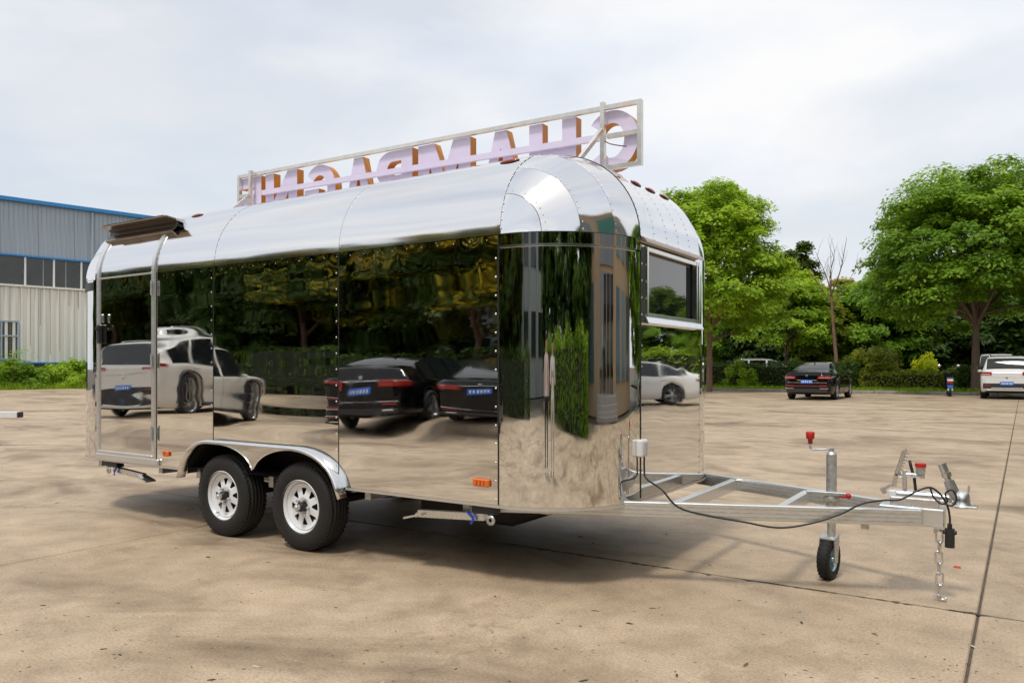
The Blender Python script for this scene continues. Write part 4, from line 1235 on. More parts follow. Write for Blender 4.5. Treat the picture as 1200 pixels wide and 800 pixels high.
        for s in (1, -1): rear_box(s * .58 - .14, s * .58 + .14, .45, .475, .014, M_tail, 'rear_reflector'); rear_box(s * .56 - .1, s * .56 + .1, .335, .365, .016, M_chrome, 'exhaust_trim')
        rear_box(-.74, .74, .28, .39, .010, M_clad, 'diffuser')
        pz = .74
    elif tail == 'suv':
        plan(.93, .50, .30, .018, M_tail, 'tail_lamp', 1.06)
        plan(.955, .55, .12, .023, M_tail2, 'lamp_strip', .985)
        rear_box(-.42, .42, 1.585, 1.61, .03, M_tail, 'brake_lamp') if False else None
        rear_box(-.79, .79, .42, .62, .020, M_clad, 'bumper_cladding'); rear_box(-.52, .52, .40, .455, .030, M_zinc, 'skid_plate')
        for s in (1, -1): rear_box(s * .64 - .1, s * .64 + .1, .53, .565, .03, M_tail, 'rear_reflector')
        rear_box(-.62, .62, .845, .85, .006, M_clad, 'tailgate_line')
        pz = .62
    else:
        plan(.80, .60, .12, .018, M_tail, 'tail_lamp', 1.28); rear_box(-.76, .76, .36, .56, .03, M_clad, 'bumper'); pz = .72
    if plate:
        o = rear_box(-.22, .22, pz - .07, pz + .07, .022 if tail != 'suv' else .034, M_plate, 'number_plate')
        q = MB()
        d = .022 if tail != 'suv' else .034
        for k in range(6): q.box((-hx - d + .003, -.165 + k * .062 + (.012 if k > 1 else 0), pz), (.002, .030, .072))
        q.build('plate_characters', M_white, o)
    rear_box(-.04, .04, pz + .19, pz + .25, .014, M_chrome, 'badge')
    # sides: mirrors, handles, clad arches, roof rails
    for s in (1, -1):
        mz = interp(S['B'], .8) + .07; my = interp(S['W'], .8)
        q = MB().ball((.78, s * (my + .075), mz), 1, 10, 0, (.07, .10, .065)).bar((.80, s * (my - .04), mz - .05), (.79, s * (my + .05), mz - .02), .04, .03); q.build('door_mirror', paint, root)
        for x in (-.98, .12) if tail != 'van' else (.5,):
            yy = interp(S['W'], x) * .985 + .012
            MB().bar((x - .1, s * yy, interp(S['B'], x) - .13), (x + .1, s * yy, interp(S['B'], x) - .125), .022, .026, bev=.006).build('door_handle', M_chrome if paint is M_carblack else paint, root)
        if S['clad']:
            for axx in S['ax']:
                A_ = [(axx + (S['arch'] + k) * math.cos(t), S['rw'] + (S['arch'] + k) * math.sin(t)) for k in (.0,) for t in linsp(.1, math.pi - .1, 16)]
                B2 = [(axx + (S['arch'] + .07) * math.cos(t), S['rw'] + (S['arch'] + .07) * math.sin(t)) for t in linsp(.1, math.pi - .1, 16)]
                yo = lambda x: s * (interp(S['W'], x) * .99 + .008)
                MB().grid([[Vector((x, yo(x), z)) for x, z in A_], [Vector((x, yo(x) - s * .0, z)) for x, z in B2], [Vector((x, yo(x) - s * .04, z + .005)) for x, z in B2]]).build('arch_cladding', M_clad, root)
            MB().bar((S['ax'][1] + S['arch'], s * (interp(S['W'], 0) * .985), .34), (S['ax'][0] - S['arch'], s * (interp(S['W'], 0) * .985), .34), .05, .16, bev=.02).build('sill_cladding', M_clad, root)
            MB().tube(spline([(-1.6, s * .60, 1.67), (-1.4, s * .60, 1.725), (-.5, s * .59, 1.745), (.1, s * .60, 1.715), (.25, s * .60, 1.67)], 5), .014, 6).build('roof_rail', M_chrome, root)
        # door shut lines
        q = MB()
        for x in [p_[0] + .04 for p_ in S['pillars']] + [S['side'][1] - .02]:
            i = ix(x); G_ = Lr if s > 0 else Rr
            q.tube([G_[i][j] + Vector((0, s * .0005, 0)) for j in range(2, 7)], .0035, 4)
        q.build('shut_line', M_dark, root)
    # front: lamps, grille, plate
    fx0 = hx - .16
    for s in (1, -1):
        q = MB(); rows = []
        for x in (hx - .10, hx - .18, hx - .28, hx - .40, hx - .52):
            W_, B_ = interp(S['W'], x) * .985 + .006, interp(S['B'], x)
            rows.append([Vector((x + .006, s * W_ * .985, B_ - .04)), Vector((x + .008, s * W_, B_ - .09)), Vector((x + .006, s * W_, B_ - .16))])
        q.grid(rows); q.build('head_lamp', M_head, root)
    MB().box((hx + .002, 0, .56), (.03, .8, .10), bev=.01).build('grille', M_black, root)
    MB().box((hx - .06, 0, .34), (.14, 1.1, .12), bev=.03).build('lower_intake', M_clad, root)
    # wheels and dark floor pan
    t_, r_, d_ = car_wheel(S['rw'], wstyle)
    for axx in S['ax']:
        for s in (1, -1):
            w = link('wheel', t_, root); w.location = (axx, s * (interp(S['W'], axx) - .125), S['rw']); w.rotation_euler = (0, axx * 1.7, math.pi if s > 0 else 0)
            link('rim', r_, w); link('brake_disc', d_, w)
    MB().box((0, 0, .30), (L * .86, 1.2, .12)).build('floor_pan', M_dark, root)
    if tail in ('sedan', 'limo'):
        MB().prism([(-.09, 0), (.05, 0), (-.05, .055), (-.09, .05)], lambda x, z: (-.95 + x, -.012, 1.40 + z), lambda x, z: (-.95 + x, .012, 1.40 + z)).build('antenna', paint, root)
    return root

# in view along the far kerb
make_car('parked_sedan', SEDAN, M_carblack, G(936, 468.5) + Vector((.30, 2.3, 0)), R_(90), 'black sedan with pale trimmed bumper parked nose-in by the far hedge', group=None)
make_car('parked_suv', SUV, M_carwhite, G(1180, 468) + Vector((.0, 2.2, 0)), R_(90), 'white SUV with silver skid plate parked beside the big tree trunk', tail='suv')
make_car('parked_van', VAN, M_carcream, G(1165, 459) + Vector((.0, 4.5, 0)), R_(270), 'pale van half hidden behind the white SUV and the tree trunk', 'van', tail='van', plate=False)
make_car('parked_car', SUV, M_carwhite, (-10.2, 43.0, 0), R_(20), 'white car mostly hidden behind the leafy hedge near the dark sedan', tail='suv', plate=False)
# mirrored in the trailer: parked behind and beside the photographer
make_car('parked_limousine', SEDAN, M_carblack, (-8.50, -9.35, 0), R_(255), 'long black saloon with wide red tail lamps mirrored in the trailer side', tail='limo', sc=1.05)
make_car('parked_saloon', SEDAN, M_carblack, (-6.25, -9.6, 0), R_(250), 'black saloon with chrome strip mirrored beside the trailer corner seam', tail='limo', wstyle=1)
make_car('parked_crossover', SUV, M_carcream, (-14.0, -7.6, 0), R_(249), 'white compact crossover mirrored in the trailer door and rear panel', tail='suv', wstyle=1)
make_car('parked_coupe', FAST, M_carwhite, (9.8, 20.3, 0), R_(327), 'white sedan mirrored under the front window of the trailer', tail='sedan')

# ---------------------------------------------------------------- electric scooter
def scooter(loc, heading):
    r = thing('electric_scooter', loc, heading, 'dark electric scooter with mirrors parked against the far kerb', 'scooter')
    w = MB().lathe([(.12, -.04), (.18, -.05), (.215, -.035), (.22, 0), (.215, .035), (.18, .05), (.12, .04)], 24)
    OW = w.mesh('tyre', M_rubber)
    hubm = MB().lathe([(0, -.045), (.05, -.045), (.12, -.03), (.12, .03), (.05, .045), (0, .045)], 16).mesh('rim', M_alloy)
    for x in (-.62, .62):
        t = link('wheel', OW, r); t.location = (x, 0, .22); link('rim', hubm, t)
    MB().prism([(-.75, .50), (-.70, .72), (-.10, .74), (.05, .52), (.05, .30), (-.35, .30), (-.5, .42)], lambda x, z: (x, -.13, z), lambda x, z: (x, .13, z)).build('body', M_carblack, r)
    MB().prism([(-.72, .735), (-.70, .80), (-.45, .83), (-.15, .79), (-.05, .75)], lambda x, z: (x, -.13, z), lambda x, z: (x, .13, z)).build('seat', M_black, r)
    MB().box((.20, 0, .29), (.42, .26, .06), bev=.02).build('footboard', M_clad, r)
    MB().prism([(.40, .28), (.36, .60), (.30, .95), (.40, 1.0), (.50, .85), (.60, .45), (.5, .30)], lambda x, z: (x, -.19, z), lambda x, z: (x, .19, z)).build('front_shield', M_carblack, r)
    MB().tube([(.62, 0, .22), (.50, 0, .55), (.36, 0, 1.0)], .03, 8).build('fork', M_black, r)
    MB().tube([(.30, .36, 1.04), (.36, .2, 1.06), (.37, 0, 1.02), (.36, -.2, 1.06), (.30, -.36, 1.04)], .016, 8).build('handlebar', M_black, r)
    for s in (1, -1):
        o = MB().tube([(.34, s * .24, 1.06), (.32, s * .30, 1.18), (.30, s * .34, 1.27)], .008, 6).build('mirror_stalk', M_black, r)
        MB().ball((.29, s * .36, 1.31), 1, 10, 0, (.02, .075, .055)).build('mirror', M_chrome, o)
    MB().box((-.76, 0, .60), (.03, .20, .10), bev=.01).build('tail_lamp', M_tail, r)
    MB().box((-.78, 0, .43), (.012, .20, .12), bev=.003).build('number_plate', M_plate, r)
    MB().box((-.775, 0, .30), (.012, .20, .10), bev=.003).build('mud_flap', mat('pale_green_tag', (.45, .70, .55), .5), r)
    MB().box((-.76, 0, .70), (.02, .22, .09), bev=.008).build('rack_plate', M_white, r)
    MB().bar((-.15, .10, .28), (-.22, .26, .02), .02, .02).build('kick_stand', M_zinc, r)
scooter(G(1111, 464.5) + Vector((0, .6, 0)), R_(97))

# a drawbar nose of another trailer pokes into the yard at the left
p = G(22, 482, .55)
dbx = thing('steel_drawbar', (p.x, p.y, 0), R_(33), 'white steel drawbar nose with dark tip poking over the yard', 'drawbar')
MB().bar((-2.6, 0, .50), (0, 0, .50), .10, .10, bev=.006).build('beam', M_white, dbx)
MB().box((.025, 0, .50), (.05, .09, .09), bev=.01).build('end_cap', M_black, dbx)
MB().cyl((-2.2, 0, .45), (-2.2, 0, .0), .04, 12).build('prop_stand', M_galv, dbx)
MB().box((-2.2, 0, .01), (.2, .2, .02)).build('stand_foot', M_galv, dbx)

# ================================================================ foliage
def leaf_quads(P, N, size, rng, asp=.55):
    """rhombic leaves at points P, facing N (numpy arrays)"""
    n = len(P)
    N = N / np.linalg.norm(N, axis=1, keepdims=True)
    r = rng.normal(size=(n, 3)); A = np.cross(N, r); A /= np.linalg.norm(A, axis=1, keepdims=True) + 1e-9
    B = np.cross(N, A)
    s = (size * rng.uniform(.6, 1.35, n))[:, None]
    V = np.empty((n, 4, 3))
    V[:, 0] = P - A * s; V[:, 2] = P + A * s
    V[:, 1] = P - B * s * asp + N * s * .12; V[:, 3] = P + B * s * asp + N * s * .12
    return V.reshape(-1, 3)
def quads_mesh(name, V, m, tone=None):
    n = len(V) // 4
    me = bpy.data.meshes.new(name)
    me.vertices.add(n * 4); me.vertices.foreach_set('co', V.astype(np.float32).ravel())
    me.loops.add(n * 4); me.loops.foreach_set('vertex_index', np.arange(n * 4, dtype=np.int32))
    me.polygons.add(n); me.polygons.foreach_set('loop_start', np.arange(0, n * 4, 4, dtype=np.int32)); me.polygons.foreach_set('loop_total', np.full(n, 4, np.int32))
    at = me.attributes.new('tone', 'FLOAT', 'FACE')
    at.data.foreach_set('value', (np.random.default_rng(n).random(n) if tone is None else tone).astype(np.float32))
    me.materials.append(m); me.update()
    return me
LF_green = leaf_mat('leaf_fresh', (.15, .26, .014), (.27, .42, .024), (.42, .56, .05))
LF_deep = leaf_mat('leaf_deep', (.09, .185, .014), (.17, .31, .020), (.30, .44, .035))
LF_dark = leaf_mat('leaf_dark', (.030, .065, .010), (.06, .115, .014), (.12, .19, .02), .3)
LF_yel = leaf_mat('leaf_yellow', (.45, .52, .02), (.62, .68, .03), (.78, .80, .05))
LF_olive = leaf_mat('leaf_olive', (.11, .16, .012), (.21, .26, .018), (.38, .36, .03))
LF_gold = leaf_mat('leaf_gold', (.030, .055, .010), (.07, .12, .014), (.75, .52, .02), .35)
M_bark = mat('bark', (.16, .115, .085), .9, 0, vary=.35, scale=14, stretch=(1, 1, .25), bump=.02)
M_bark_r = mat('bark_red', (.22, .13, .09), .9, 0, vary=.3, scale=14, stretch=(1, 1, .25), bump=.02)

def crown_mesh(seed, rx, rz, zc, nclump, nleaf, size, m, shape='round', up=.9, cr=(.45, .85), inner=.25):
    rng = np.random.default_rng(seed); P = []; N = []; C = []; TN = []
    lob = rng.normal(size=(7, 3)); lob /= np.linalg.norm(lob, axis=1, keepdims=True); amp = rng.uniform(-.18, .22, 7)
    for k in range(nclump):
        d = rng.normal(size=3); d /= np.linalg.norm(d)
        if d[2] < -.8: d[2] *= -.5; d /= np.linalg.norm(d)
        rr = (rng.uniform(inner, 1) ** .55) * (1 + sum(a * max(0, d @ l_) ** 2 for a, l_ in zip(amp, lob)))
        c = d * rr
        if shape == 'cone': w = max(.12, 1 - .9 * (c[2] + 1) / 2); c[0] *= w * 1.25; c[1] *= w * 1.25
        if shape == 'vase': w = .62 + .38 * min(1, (c[2] + 1) / 1.1); c[0] *= w; c[1] *= w
        c = np.array([c[0] * rx, c[1] * rx, zc + c[2] * rz]); C.append(c)
        r = rng.uniform(*cr) * min(rx, rz) * .36
        n = int(nleaf / nclump * rng.uniform(.7, 1.3))
        q = rng.normal(size=(n, 3)); q /= np.linalg.norm(q, axis=1, keepdims=True)
        q[:, 2] = np.where(q[:, 2] < -.4, q[:, 2] * -.5, q[:, 2])
        rad = r * rng.uniform(.35, 1.05, n) ** .6
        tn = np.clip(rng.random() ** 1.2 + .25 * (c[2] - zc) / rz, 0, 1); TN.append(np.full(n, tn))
        pts = c + q * rad[:, None] * np.array([1.1, 1.1, .85]); P.append(pts)
        out = (c - np.array([0, 0, zc - rz * .4])); out /= np.linalg.norm(out) + 1e-6
        N.append(q * .6 + out * .6 + np.array([0, 0, up * .8]) + rng.normal(size=(n, 3)) * .42)
    P = np.concatenate(P); N = np.concatenate(N)
    return quads_mesh('crown', leaf_quads(P, N, size, rng), m, np.concatenate(TN)), C
def trunk_mesh(seed, h, r, C, lean=(0, 0), m=None, nb=14):
    rng = random.Random(seed); mb = MB()
    top = Vector((lean[0], lean[1], h))
    pts = [Vector((0, 0, -.08)), Vector((0, 0, .12)), Vector((lean[0] * .2 + rng.uniform(-.06, .06), lean[1] * .2, h * .35)), Vector((lean[0] * .55 + rng.uniform(-.08, .08), lean[1] * .5, h * .7)), top]
    sp_ = spline(pts, 4); mb.tube(sp_, [r * (1.45 if i == 0 else 1.0) * (1 - .72 * i / (len(sp_) - 1)) for i in range(len(sp_))], 10)
    cs = sorted(C, key=lambda c: rng.random())[:nb]
    for c in cs:
        c = Vector(c); t = rng.uniform(.5, .95); a = Vector((lean[0] * t * .8, lean[1] * t * .8, h * t))
        if c.z < a.z: a.z = max(h * .4, c.z - .5)
        mid = a.lerp(c, .5) + Vector((rng.uniform(-.2, .2), rng.uniform(-.2, .2), rng.uniform(0, .35)))
        q = spline([a, mid, c], 4); mb.tube(q, [r * .38 * (1 - .85 * i / (len(q) - 1)) for i in range(len(q))], 6)
    return mb.mesh('trunk', m or M_bark, recalc=False)
TREES = {}
def tree(name, key, args, tr, loc, label, sc=1.0, rz=0.0, group=None):
    if key not in TREES:
        c, C = crown_mesh(**args); TREES[key] = (c, trunk_mesh(args['seed'] + 1, C=C, **tr))
    c, t = TREES[key]
    r = thing(name, loc, rz, label, 'tree', group); r.scale = (sc, sc, sc)
    link('trunk', t, r); link('crown', c, r)
    return r
# in view: the two round street trees, the bare one and the wood behind the hedge
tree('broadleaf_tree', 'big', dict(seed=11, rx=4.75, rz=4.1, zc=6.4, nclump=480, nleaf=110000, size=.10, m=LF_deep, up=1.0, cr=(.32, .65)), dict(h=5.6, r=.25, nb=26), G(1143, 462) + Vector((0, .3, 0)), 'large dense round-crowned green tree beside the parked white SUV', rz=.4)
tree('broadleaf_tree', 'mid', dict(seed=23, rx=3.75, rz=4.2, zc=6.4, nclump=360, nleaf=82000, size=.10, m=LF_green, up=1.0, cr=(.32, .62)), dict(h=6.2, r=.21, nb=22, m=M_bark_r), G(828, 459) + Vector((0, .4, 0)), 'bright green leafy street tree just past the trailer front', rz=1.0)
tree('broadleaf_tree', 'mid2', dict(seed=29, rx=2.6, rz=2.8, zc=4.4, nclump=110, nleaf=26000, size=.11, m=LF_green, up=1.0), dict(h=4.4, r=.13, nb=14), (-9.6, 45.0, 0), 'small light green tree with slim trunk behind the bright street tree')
def bare_tree(loc):
    r = thing('bare_tree', loc, 0, 'leafless young tree with thin upright twigs behind the black sedan', 'tree')
    rg = random.Random(4); mb = MB()
    trunk = spline([(0, 0, -.05), (.02, 0, 1.2), (-.12, 0, 3.0), (-.22, .05, 4.6)], 5)
    mb.tube(trunk, [.10 - .05 * i / (len(trunk) - 1) for i in range(len(trunk))], 8)
    mb.build('trunk', M_bark_r, r)
    for a, b, c, r0 in (((-.22, .05, 4.5), (-.45, 0, 5.3), (-.9, 0, 6.4), .035), ((-.2, .05, 4.4), (.2, 0, 5.5), (.45, 0, 6.9), .04), ((-.22, 0, 4.5), (-.25, .2, 5.4), (-.3, .3, 6.5), .03), ((-.15, 0, 3.9), (-.7, .1, 4.7), (-1.5, .1, 6.1), .025), ((-.15, 0, 4.0), (.25, 0, 4.4), (.95, -.1, 5.7), .028), ((-.2, 0, 4.3), (-.2, -.3, 5.2), (.05, -.5, 6.2), .025)):
        q = spline([a, b, c], 5); l_ = MB().tube(q, [r0 * (1 - .8 * i / (len(q) - 1)) for i in range(len(q))], 6)
        for k in range(6):
            t = q[int(len(q) * rg.uniform(.35, .95))]; e = t + Vector((rg.uniform(-.35, .35), rg.uniform(-.3, .3), rg.uniform(.35, .9)))
            l_.tube([t, t.lerp(e, .5) + Vector((rg.uniform(-.05, .05), 0, .02)), e], [.010, .007, .003], 5)
        l_.build('limb', M_bark_r, r)
bare_tree(G(976, 459) + Vector((0, .8, 0)))
bpy.data.objects['bare_tree'].scale = (1.14, 1.14, 1.14)
# wood behind, each tree its own
ARG = {
 'w1': (dict(seed=41, rx=3.5, rz=3.5, zc=3.9, nclump=190, nleaf=42000, size=.14, m=LF_deep), dict(h=4.0, r=.2, nb=8)),
 'w2': (dict(seed=43, rx=2.8, rz=3.7, zc=4.4, nclump=140, nleaf=30000, size=.15, m=LF_olive, shape='vase'), dict(h=4.4, r=.17, nb=8)),
 'w3': (dict(seed=47, rx=2.3, rz=4.4, zc=5.4, nclump=110, nleaf=20000, size=.15, m=LF_dark, shape='cone'), dict(h=6.0, r=.2, nb=6)),
 'w4': (dict(seed=53, rx=3.8, rz=3.2, zc=3.6, nclump=150, nleaf=32000, size=.17, m=LF_dark), dict(h=3.4, r=.2, nb=8)),
}
def wood(key, px, depth, label, sc=1.0, rz=0.0, grp='trees behind the far hedge'):
    p = CAM + FWD * depth + RGT * ((px - 600) / FPX * depth); p.z = 0
    tree('broadleaf_tree' if key != 'w3' else 'conifer_tree', key, *ARG[key], (p.x, p.y, -.05), label, sc, rz, grp)
wood('w3', 925, 58, 'slim dark conifer, shorter of the two showing above the wood by the bare tree', .93, 0)
wood('w3', 945, 60, 'slim dark conifer, taller of the two showing above the wood by the bare tree', 1.02, 2)
wood('w2', 990, 54, 'olive green tree standing directly behind the bare tree', .86, 1)
wood('w2', 955, 49, 'yellowish loose tree left of the bare trunk above the black sedan', .74, 3)
wood('w1', 1020, 50, 'dense green tree filling the gap before the big round tree', .9, 2)
wood('w4', 905, 56, 'dark spreading tree behind the small light green tree', .9, 1)
wood('w4', 1075, 52, 'dark leaved tree behind the yellow shrub', 1.0, 4)
wood('w1', 1130, 56, 'mid green tree behind the trunk of the big round tree', 1.0, 5)
wood('w4', 1190, 50, 'dark tree behind the roof of the white SUV', 1.05, 2)
wood('w1', 860, 60, 'mid green tree glimpsed behind the bright street tree', .85, 0)
wood('w2', 1060, 62, 'olive tree deep in the wood behind the scooter', 1.0, 2)
wood('w4', 985, 62, 'low dark tree deep in the wood behind the black sedan', 1.0, 3)

# ---------------------------------------------------------------- shrubs and hedges
def shrub(name, loc, rx, ry, rz, n, size, m, label, cat='shrub', box=False, seed=1, group=None, rot=0.0, zc=None):
    rng = np.random.default_rng(seed)
    r = thing(name, loc, rot, label, cat, group)
    if box:
        f = rng.integers(0, 5, n); P = rng.uniform(-1, 1, (n, 3)); N = np.zeros((n, 3))
        for a, (ax_, sg_) in enumerate(((0, 1), (0, -1), (1, 1), (1, -1), (2, 1))):
            k = f == a; P[k, ax_] = sg_ * (1 - .22 * rng.random(k.sum()) ** 2); N[k, ax_] = sg_
        w = np.array([rx, ry, rz / 2]); lump = .06 * np.sin(P[:, :1] * rx * 2.1 + seed) + .04 * np.sin(P[:, :1] * rx * 5.3)
        P = P * w; P[:, 2] += rz / 2; P[:, 2] *= (1 + lump[:, 0]); P += rng.normal(size=(n, 3)) * .05; P[:, 2] = np.abs(P[:, 2])
        N = N + rng.normal(size=(n, 3)) * .6 + np.array([0, 0, .35])
    else:
        nc = max(14, int(n / 110)); P, N = [], []
        for k in range(nc):
            d = rng.normal(size=3); d[2] = abs(d[2]); d /= np.linalg.norm(d); d *= rng.uniform(.55, 1.0)
            q = rng.normal(size=(n // nc, 3)); q /= np.linalg.norm(q, axis=1, keepdims=True)
            P.append(d * np.array([rx, ry, rz]) + q * np.array([rx, ry, rz * .7]) * .26 * rng.uniform(.4, 1, (len(q), 1))); N.append(q * .7 + d * .6 + np.array([0, 0, .6]) + rng.normal(size=q.shape) * .4)
        P = np.concatenate(P); N = np.concatenate(N); P[:, 2] = np.abs(P[:, 2]) + .03
    link('foliage', quads_mesh('foliage', leaf_quads(P, N, size, rng), m), r)
    # woody core
    mb = MB(); rg = random.Random(seed)
    for k in range(7 if not box else int(rx * 3) + 3):
        x = rg.uniform(-.7, .7) * rx if box else rg.uniform(-.12, .12) * rx; y = rg.uniform(-.4, .4) * ry if box else rg.uniform(-.12, .12) * ry
        e = (x + rg.uniform(-.3, .3) * min(rx, 1), y + rg.uniform(-.3, .3) * ry, rz * rg.uniform(.6, .85))
        mb.tube([(x, y, -.04), ((x + e[0]) / 2 + rg.uniform(-.04, .04), (y + e[1]) / 2, e[2] * .5), e], [.03, .022, .01], 5)
    mb.build('stem', M_bark, r)
    if box:
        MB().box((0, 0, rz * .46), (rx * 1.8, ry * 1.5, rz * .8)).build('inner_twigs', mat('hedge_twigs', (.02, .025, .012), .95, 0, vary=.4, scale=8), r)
    return r
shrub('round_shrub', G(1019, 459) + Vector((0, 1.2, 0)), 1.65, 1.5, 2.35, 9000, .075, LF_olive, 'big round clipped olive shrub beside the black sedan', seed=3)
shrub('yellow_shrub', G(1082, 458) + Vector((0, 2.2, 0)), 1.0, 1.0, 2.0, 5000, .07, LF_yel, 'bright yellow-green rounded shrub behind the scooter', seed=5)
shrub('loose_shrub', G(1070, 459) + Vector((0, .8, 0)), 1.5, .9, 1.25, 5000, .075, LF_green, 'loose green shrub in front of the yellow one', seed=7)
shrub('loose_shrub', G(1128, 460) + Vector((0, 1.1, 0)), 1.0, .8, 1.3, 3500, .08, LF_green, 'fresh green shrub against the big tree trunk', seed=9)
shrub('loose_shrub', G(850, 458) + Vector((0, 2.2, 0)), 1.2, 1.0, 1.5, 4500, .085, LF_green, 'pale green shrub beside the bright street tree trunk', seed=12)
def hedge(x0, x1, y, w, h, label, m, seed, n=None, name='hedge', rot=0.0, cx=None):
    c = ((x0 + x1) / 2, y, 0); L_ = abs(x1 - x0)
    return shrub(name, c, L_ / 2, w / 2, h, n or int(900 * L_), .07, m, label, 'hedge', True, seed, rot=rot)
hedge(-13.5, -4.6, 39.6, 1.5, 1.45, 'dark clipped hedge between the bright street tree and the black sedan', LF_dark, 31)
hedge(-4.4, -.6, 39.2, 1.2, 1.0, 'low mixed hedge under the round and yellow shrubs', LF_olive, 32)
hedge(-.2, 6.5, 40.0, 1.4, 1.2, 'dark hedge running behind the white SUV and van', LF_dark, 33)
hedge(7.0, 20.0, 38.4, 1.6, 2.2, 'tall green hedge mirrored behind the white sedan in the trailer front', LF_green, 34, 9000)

hedge(-34, 22, 56.0, 3.0, 3.4, 'tall dark shelter hedge closing the wood behind the far trees', LF_dark, 38, 14000, name='shelter_hedge')
# kerb of the planting strip, stone by stone
kerb = link('kerb', None); tag(kerb, kind='structure')
KS = MB().box((0, 0, .05), (.985, .16, .17), bev=.015).mesh('kerb_stone', mat('kerb_concrete', (.36, .33, .28), .85, 0, vary=.25, scale=5))
for k in range(36):
    o = link('kerb_stone', KS, kerb); o.location = (-22.0 + k * 1.0, 37.0 + .006 * math.sin(k * 7), .01 * math.sin(k * 3.1))
bed = MB().add([(-60, 37.08, .09), (40, 37.08, .09), (40, 75, .09), (-60, 75, .09)], [(0, 1, 2, 3)]).build('planting_bed', mat('bed_soil', (.075, .065, .035), .95, 0, vary=.5, scale=1.2, col2=(.05, .09, .025)))
tag(bed, kind='structure')
# leaf litter along the kerb
rngk = np.random.default_rng(77); n = 1500
P = np.stack([rngk.uniform(-16, 6, n), 36.9 - np.abs(rngk.normal(0, .35, n)), np.full(n, .012)], 1)
N = np.tile([0, 0, 1.], (n, 1)) + rngk.normal(size=(n, 3)) * .25
tag(link('leaf_litter', quads_mesh('leaf_litter', leaf_quads(P, N, .035, rngk), leaf_mat('fallen_leaf', (.14, .06, .03), (.20, .09, .045), (.26, .13, .06), .1))), 'brown fallen leaves gathered along the far kerb', 'leaves', kind='stuff')
# grass tufts along the kerb
def grass(name, pts, hgt, m, label, seed):
    rng = np.random.default_rng(seed); V = []
    for x, y, z in pts:
        a = rng.uniform(0, 6.28); h = hgt * rng.uniform(.5, 1.3); d = np.array([math.cos(a), math.sin(a), 0]) * .012; b = np.array([rng.normal(0, .3), rng.normal(0, .3), 1]) * h; p = np.array([x, y, z])
        V += [p - d, p + d, p + b * .6 + d * .6, p + b]
    o = link(name, quads_mesh(name, np.array(V), m)); tag(o, label, 'grass', kind='stuff')
pts = [(rngk.uniform(-14, 6), 37.15 + abs(rngk.normal(0, .5)), .09) for _ in range(5000)] + [(rngk.normal(-1.8, .35), rngk.normal(37.2, .2), .05) for _ in range(700)]
grass('kerb_grass', pts, .22, LF_green, 'green grass and weeds along the edge of the far planting bed', 8)

# ================================================================ the factory shed at the left
d0 = 46.0
base0 = CAM + FWD * d0 + RGT * ((0 - 600) / FPX * d0)
fd = (RGT * .688 + FWD * .725).normalized()
shed_rz = math.atan2(fd.y, fd.x)
SH = thing('factory_shed', (base0.x, base0.y, 0), shed_rz, 'grey and white corrugated factory shed with blue roof edge', 'building')
# local x along the facade, local -y towards the yard
M_cladg = mat('cladding_grey', (.36, .42, .48), .5, .1, vary=.08, scale=1.2, stretch=(3, 1, .15))
M_cladw = mat('cladding_white', (.78, .77, .70), .55, 0, vary=.14, scale=1.6, stretch=(5, 1, .12), col2=(.84, .83, .78))
M_blue2 = mat('blue_flashing', (.03, .22, .52), .4, 0, vary=.1)
M_rust = mat('rust_streak', (.30, .17, .07), .8, 0, vary=.3)
X0, X1 = -16.0, 16.0
Zw0, Zw1, Zt = 6.15, 7.85, 11.15
def rib_sheet(x0, x1, z0, z1, pitch, dep, wide=.5):
    mb = MB(); n = int(round((x1 - x0) / pitch)); rows = [[], []]
    for k in range(n):
        a = x0 + k * pitch
        for x, y in ((a, 0), (a + pitch * (1 - wide), 0), (a + pitch * (1 - wide) + .03, -dep), (a + pitch - .03, -dep)):
            rows[0].append(Vector((x, y, z0))); rows[1].append(Vector((x, y, z1)))
    return mb.grid(rows, smooth=False)
PW = 2.0
for k in range(16):
    a = X0 + k * PW
    rib_sheet(a, a + PW - .01, Zw1 + .1, Zt, PW / 8, .05, .35).build('wall_panel', M_cladg, SH)
    rib_sheet(a, a + PW - .01, 1.55, Zw0 - .12, PW / 5, .07, .5).build('wall_panel', M_cladw, SH)
MB().box((0, .32, Zt / 2), (X1 - X0, .5, Zt - .1)).build('wall_core', M_dark, SH)
MB().box((0, -.10, Zt + .06), (X1 - X0 + .3, .36, .24), bev=.02).build('roof_edge', M_blue2, SH)
MB().add([(X0, -.1, Zt + .18), (X1, -.1, Zt + .18), (X1, 14, Zt + 1.6), (X0, 14, Zt + 1.6)], [(0, 1, 2, 3)]).build('roof', M_blue2, SH)
MB().box((0, -.07, Zw1 + .06), (X1 - X0, .14, .10)).build('window_flashing', M_blue2, SH)
MB().box((0, -.06, 1.50), (X1 - X0, .18, .09)).build('base_flashing', M_blue2, SH)
MB().box((0, .02, .73), (X1 - X0, .14, 1.46)).build('brick_plinth', mat('dark_plinth', (.09, .075, .065), .9, 0, vary=.4, scale=6), SH)
MB().box((0, -.05, Zw0 - .04), (X1 - X0, .20, .12)).build('window_ledge', M_cladw, SH)
M_pane = mat('shed_glass', (.03, .035, .035), .08, 0, vary=.3, scale=1.1, ior=1.6)
WWD = 1.55
